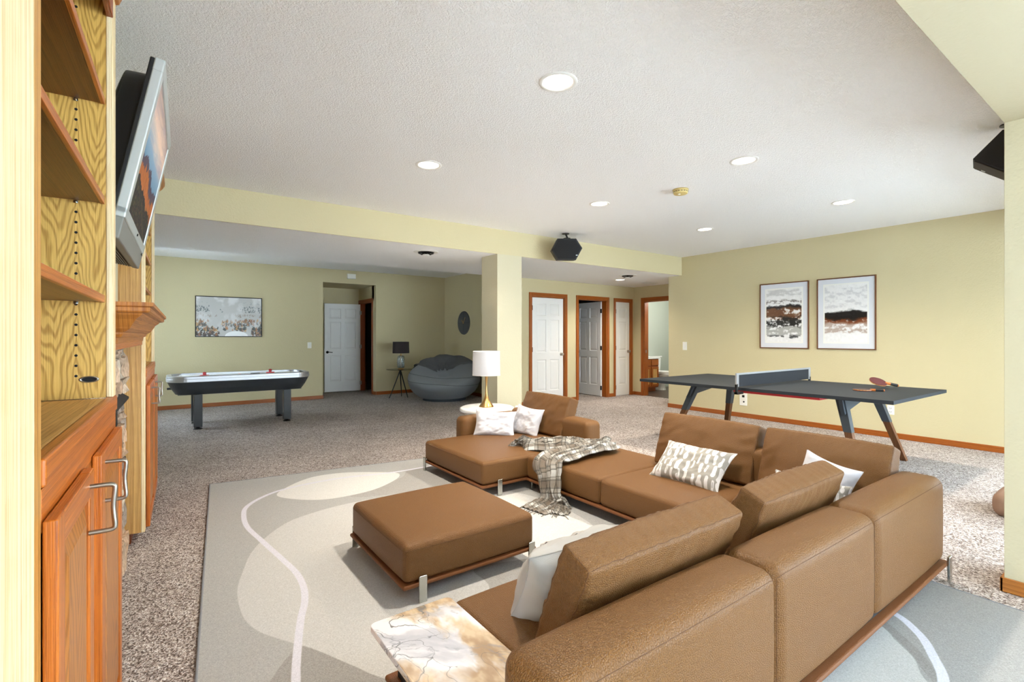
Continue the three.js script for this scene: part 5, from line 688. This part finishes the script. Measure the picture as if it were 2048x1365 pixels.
// ---------------------------------------------------------------- bathroom glimpsed through the doorway
{ const zf = -7.36, t = thing('bathroom_vanity', 'oak bathroom vanity with white top seen through the doorway', 'vanity'), xa = XH + T + 0.01, xb = 9.535;
  mesh('vanity_box', bx(xa, xb, 0.10, 0.765, -7.9, zf, { b: 0.002 }), M.oakRed, t); mesh('toe_kick', bx(xa, xb - 0.02, 0.004, 0.10, -7.9, zf - 0.07, { b: 0 }), M.oakRed, t);
  const w = (xb - xa) / 3; for (let i = 0; i < 3; i++) { const a = xa + i * w + 0.012, b = xa + (i + 1) * w - 0.012; mesh('drawer_front', bx(a, b, 0.61, 0.75, zf, zf + 0.018, { g: 'x', b: 0.005 }), M.oakTrim, t); const d = part('door', t); mesh('door_frame', [bx(a, a + 0.05, 0.13, 0.58, zf, zf + 0.018), bx(b - 0.05, b, 0.13, 0.58, zf, zf + 0.018), bx(a + 0.05, b - 0.05, 0.53, 0.58, zf, zf + 0.018, { g: 'x' }), bx(a + 0.05, b - 0.05, 0.13, 0.18, zf, zf + 0.018, { g: 'x' })], M.oakTrim, d); mesh('door_panel', bx(a + 0.045, b - 0.045, 0.175, 0.535, zf, zf + 0.010, { b: 0.004 }), M.oak, d); const k = new THREE.SphereGeometry(0.013, 14, 10); k.translate(i === 1 ? a + 0.03 : b - 0.03, 0.52, zf + 0.032); mesh('knob', k, M.brass, d); }
  mesh('vanity_top', [bx(xa, xb + 0.02, 0.765, 0.80, -7.9, zf + 0.03, { b: 0.006 }), bx(xa, xb + 0.02, 0.80, 0.87, -7.9, -7.88, { b: 0.004 })], M.porcelain, t);
  const o = thing('toilet', 'white toilet beside the vanity in the bathroom', 'toilet', [9.85, 0.004, -7.62]);
  mesh('tank', (() => { const g = puff(0.44, 0.36, 0.19, { r: 0.03, n: 6 }), p = g.attributes.position; for (let i = 0; i < p.count; i++) { const k = 0.86 + 0.14 * (p.getY(i) + 0.18) / 0.36; p.setX(i, p.getX(i) * k); } g.translate(0, 0.585, -0.16); return g; })(), M.porcelain, o); mesh('tank_lid', bx(-0.235, 0.235, 0.765, 0.80, -0.27, -0.05, { b: 0.01, seg: 2 }), M.porcelain, o);
  mesh('flush_lever', [cyl(0.012, 0.012, 0.02, [-0.16, 0.70, -0.055], 12, 'z'), bx(-0.165, -0.09, 0.693, 0.705, -0.045, -0.037, { b: 0.002 })], M.chrome, o);
  const oval = (a, b, cz, y) => (u) => [Math.cos(u) * a, y, cz + Math.sin(u) * b]; const rows = [[0.12, 0.17, 0.05, 0], [0.115, 0.16, 0.05, 0.03], [0.095, 0.14, 0.06, 0.12], [0.11, 0.17, 0.09, 0.2], [0.17, 0.23, 0.13, 0.32], [0.185, 0.245, 0.14, 0.38], [0.18, 0.24, 0.14, 0.395], [0.02, 0.02, 0.14, 0.395]];
  mesh('bowl', gridGeo(36, rows.length - 1, (u, v) => { const r = rows[Math.round(v * (rows.length - 1))]; return oval(r[0], r[1], r[2], r[3])(-u * Math.PI * 2); }, true), M.porcelain, o);
  const seat = (y, h) => { const s = new THREE.Shape(); s.absellipse(0, 0, 0.185, 0.24, 0, Math.PI * 2); const g = new THREE.ExtrudeGeometry(s, { depth: h, bevelEnabled: true, bevelThickness: 0.006, bevelSize: 0.006, bevelSegments: 2, curveSegments: 32 }); g.rotateX(-Math.PI / 2); g.translate(0, y, 0.14); return boxUV(g); }; mesh('seat', seat(0.405, 0.012), M.white, o); mesh('lid', seat(0.432, 0.012), M.white, o);
}
// ---------------------------------------------------------------- low pouf that peeks out behind the pillar
{ const t = thing('floor_pouf', 'sliver of a brown upholstered pouf behind the near pillar', 'pouf', [5.10, 0, -0.62]); const g = puff(0.46, 0.165, 0.46, { r: 0.05, n: 8, crown: [0.02, 0.02, 0.02] }); g.translate(0, 0.084, 0); mesh('pouf_body', g, std({ color: 0x8d6f5c, roughness: 0.8 }), t); const s = new THREE.TorusGeometry(0.2, 0.003, 6, 40); s.rotateX(Math.PI / 2); s.translate(0, 0.183, 0); mesh('pouf_piping', s, M.seam, t); }

// ---------------------------------------------------------------- shadows for every mesh and lamp, then hand over
scene.traverse((o) => { if (o.isMesh) { o.castShadow = true; o.receiveShadow = true; } if (o.isLight) { o.castShadow = true; o.shadow?.mapSize?.set(1024, 1024); if (o.shadow) o.shadow.bias = -0.0005; } });
renderer.render(scene, camera);
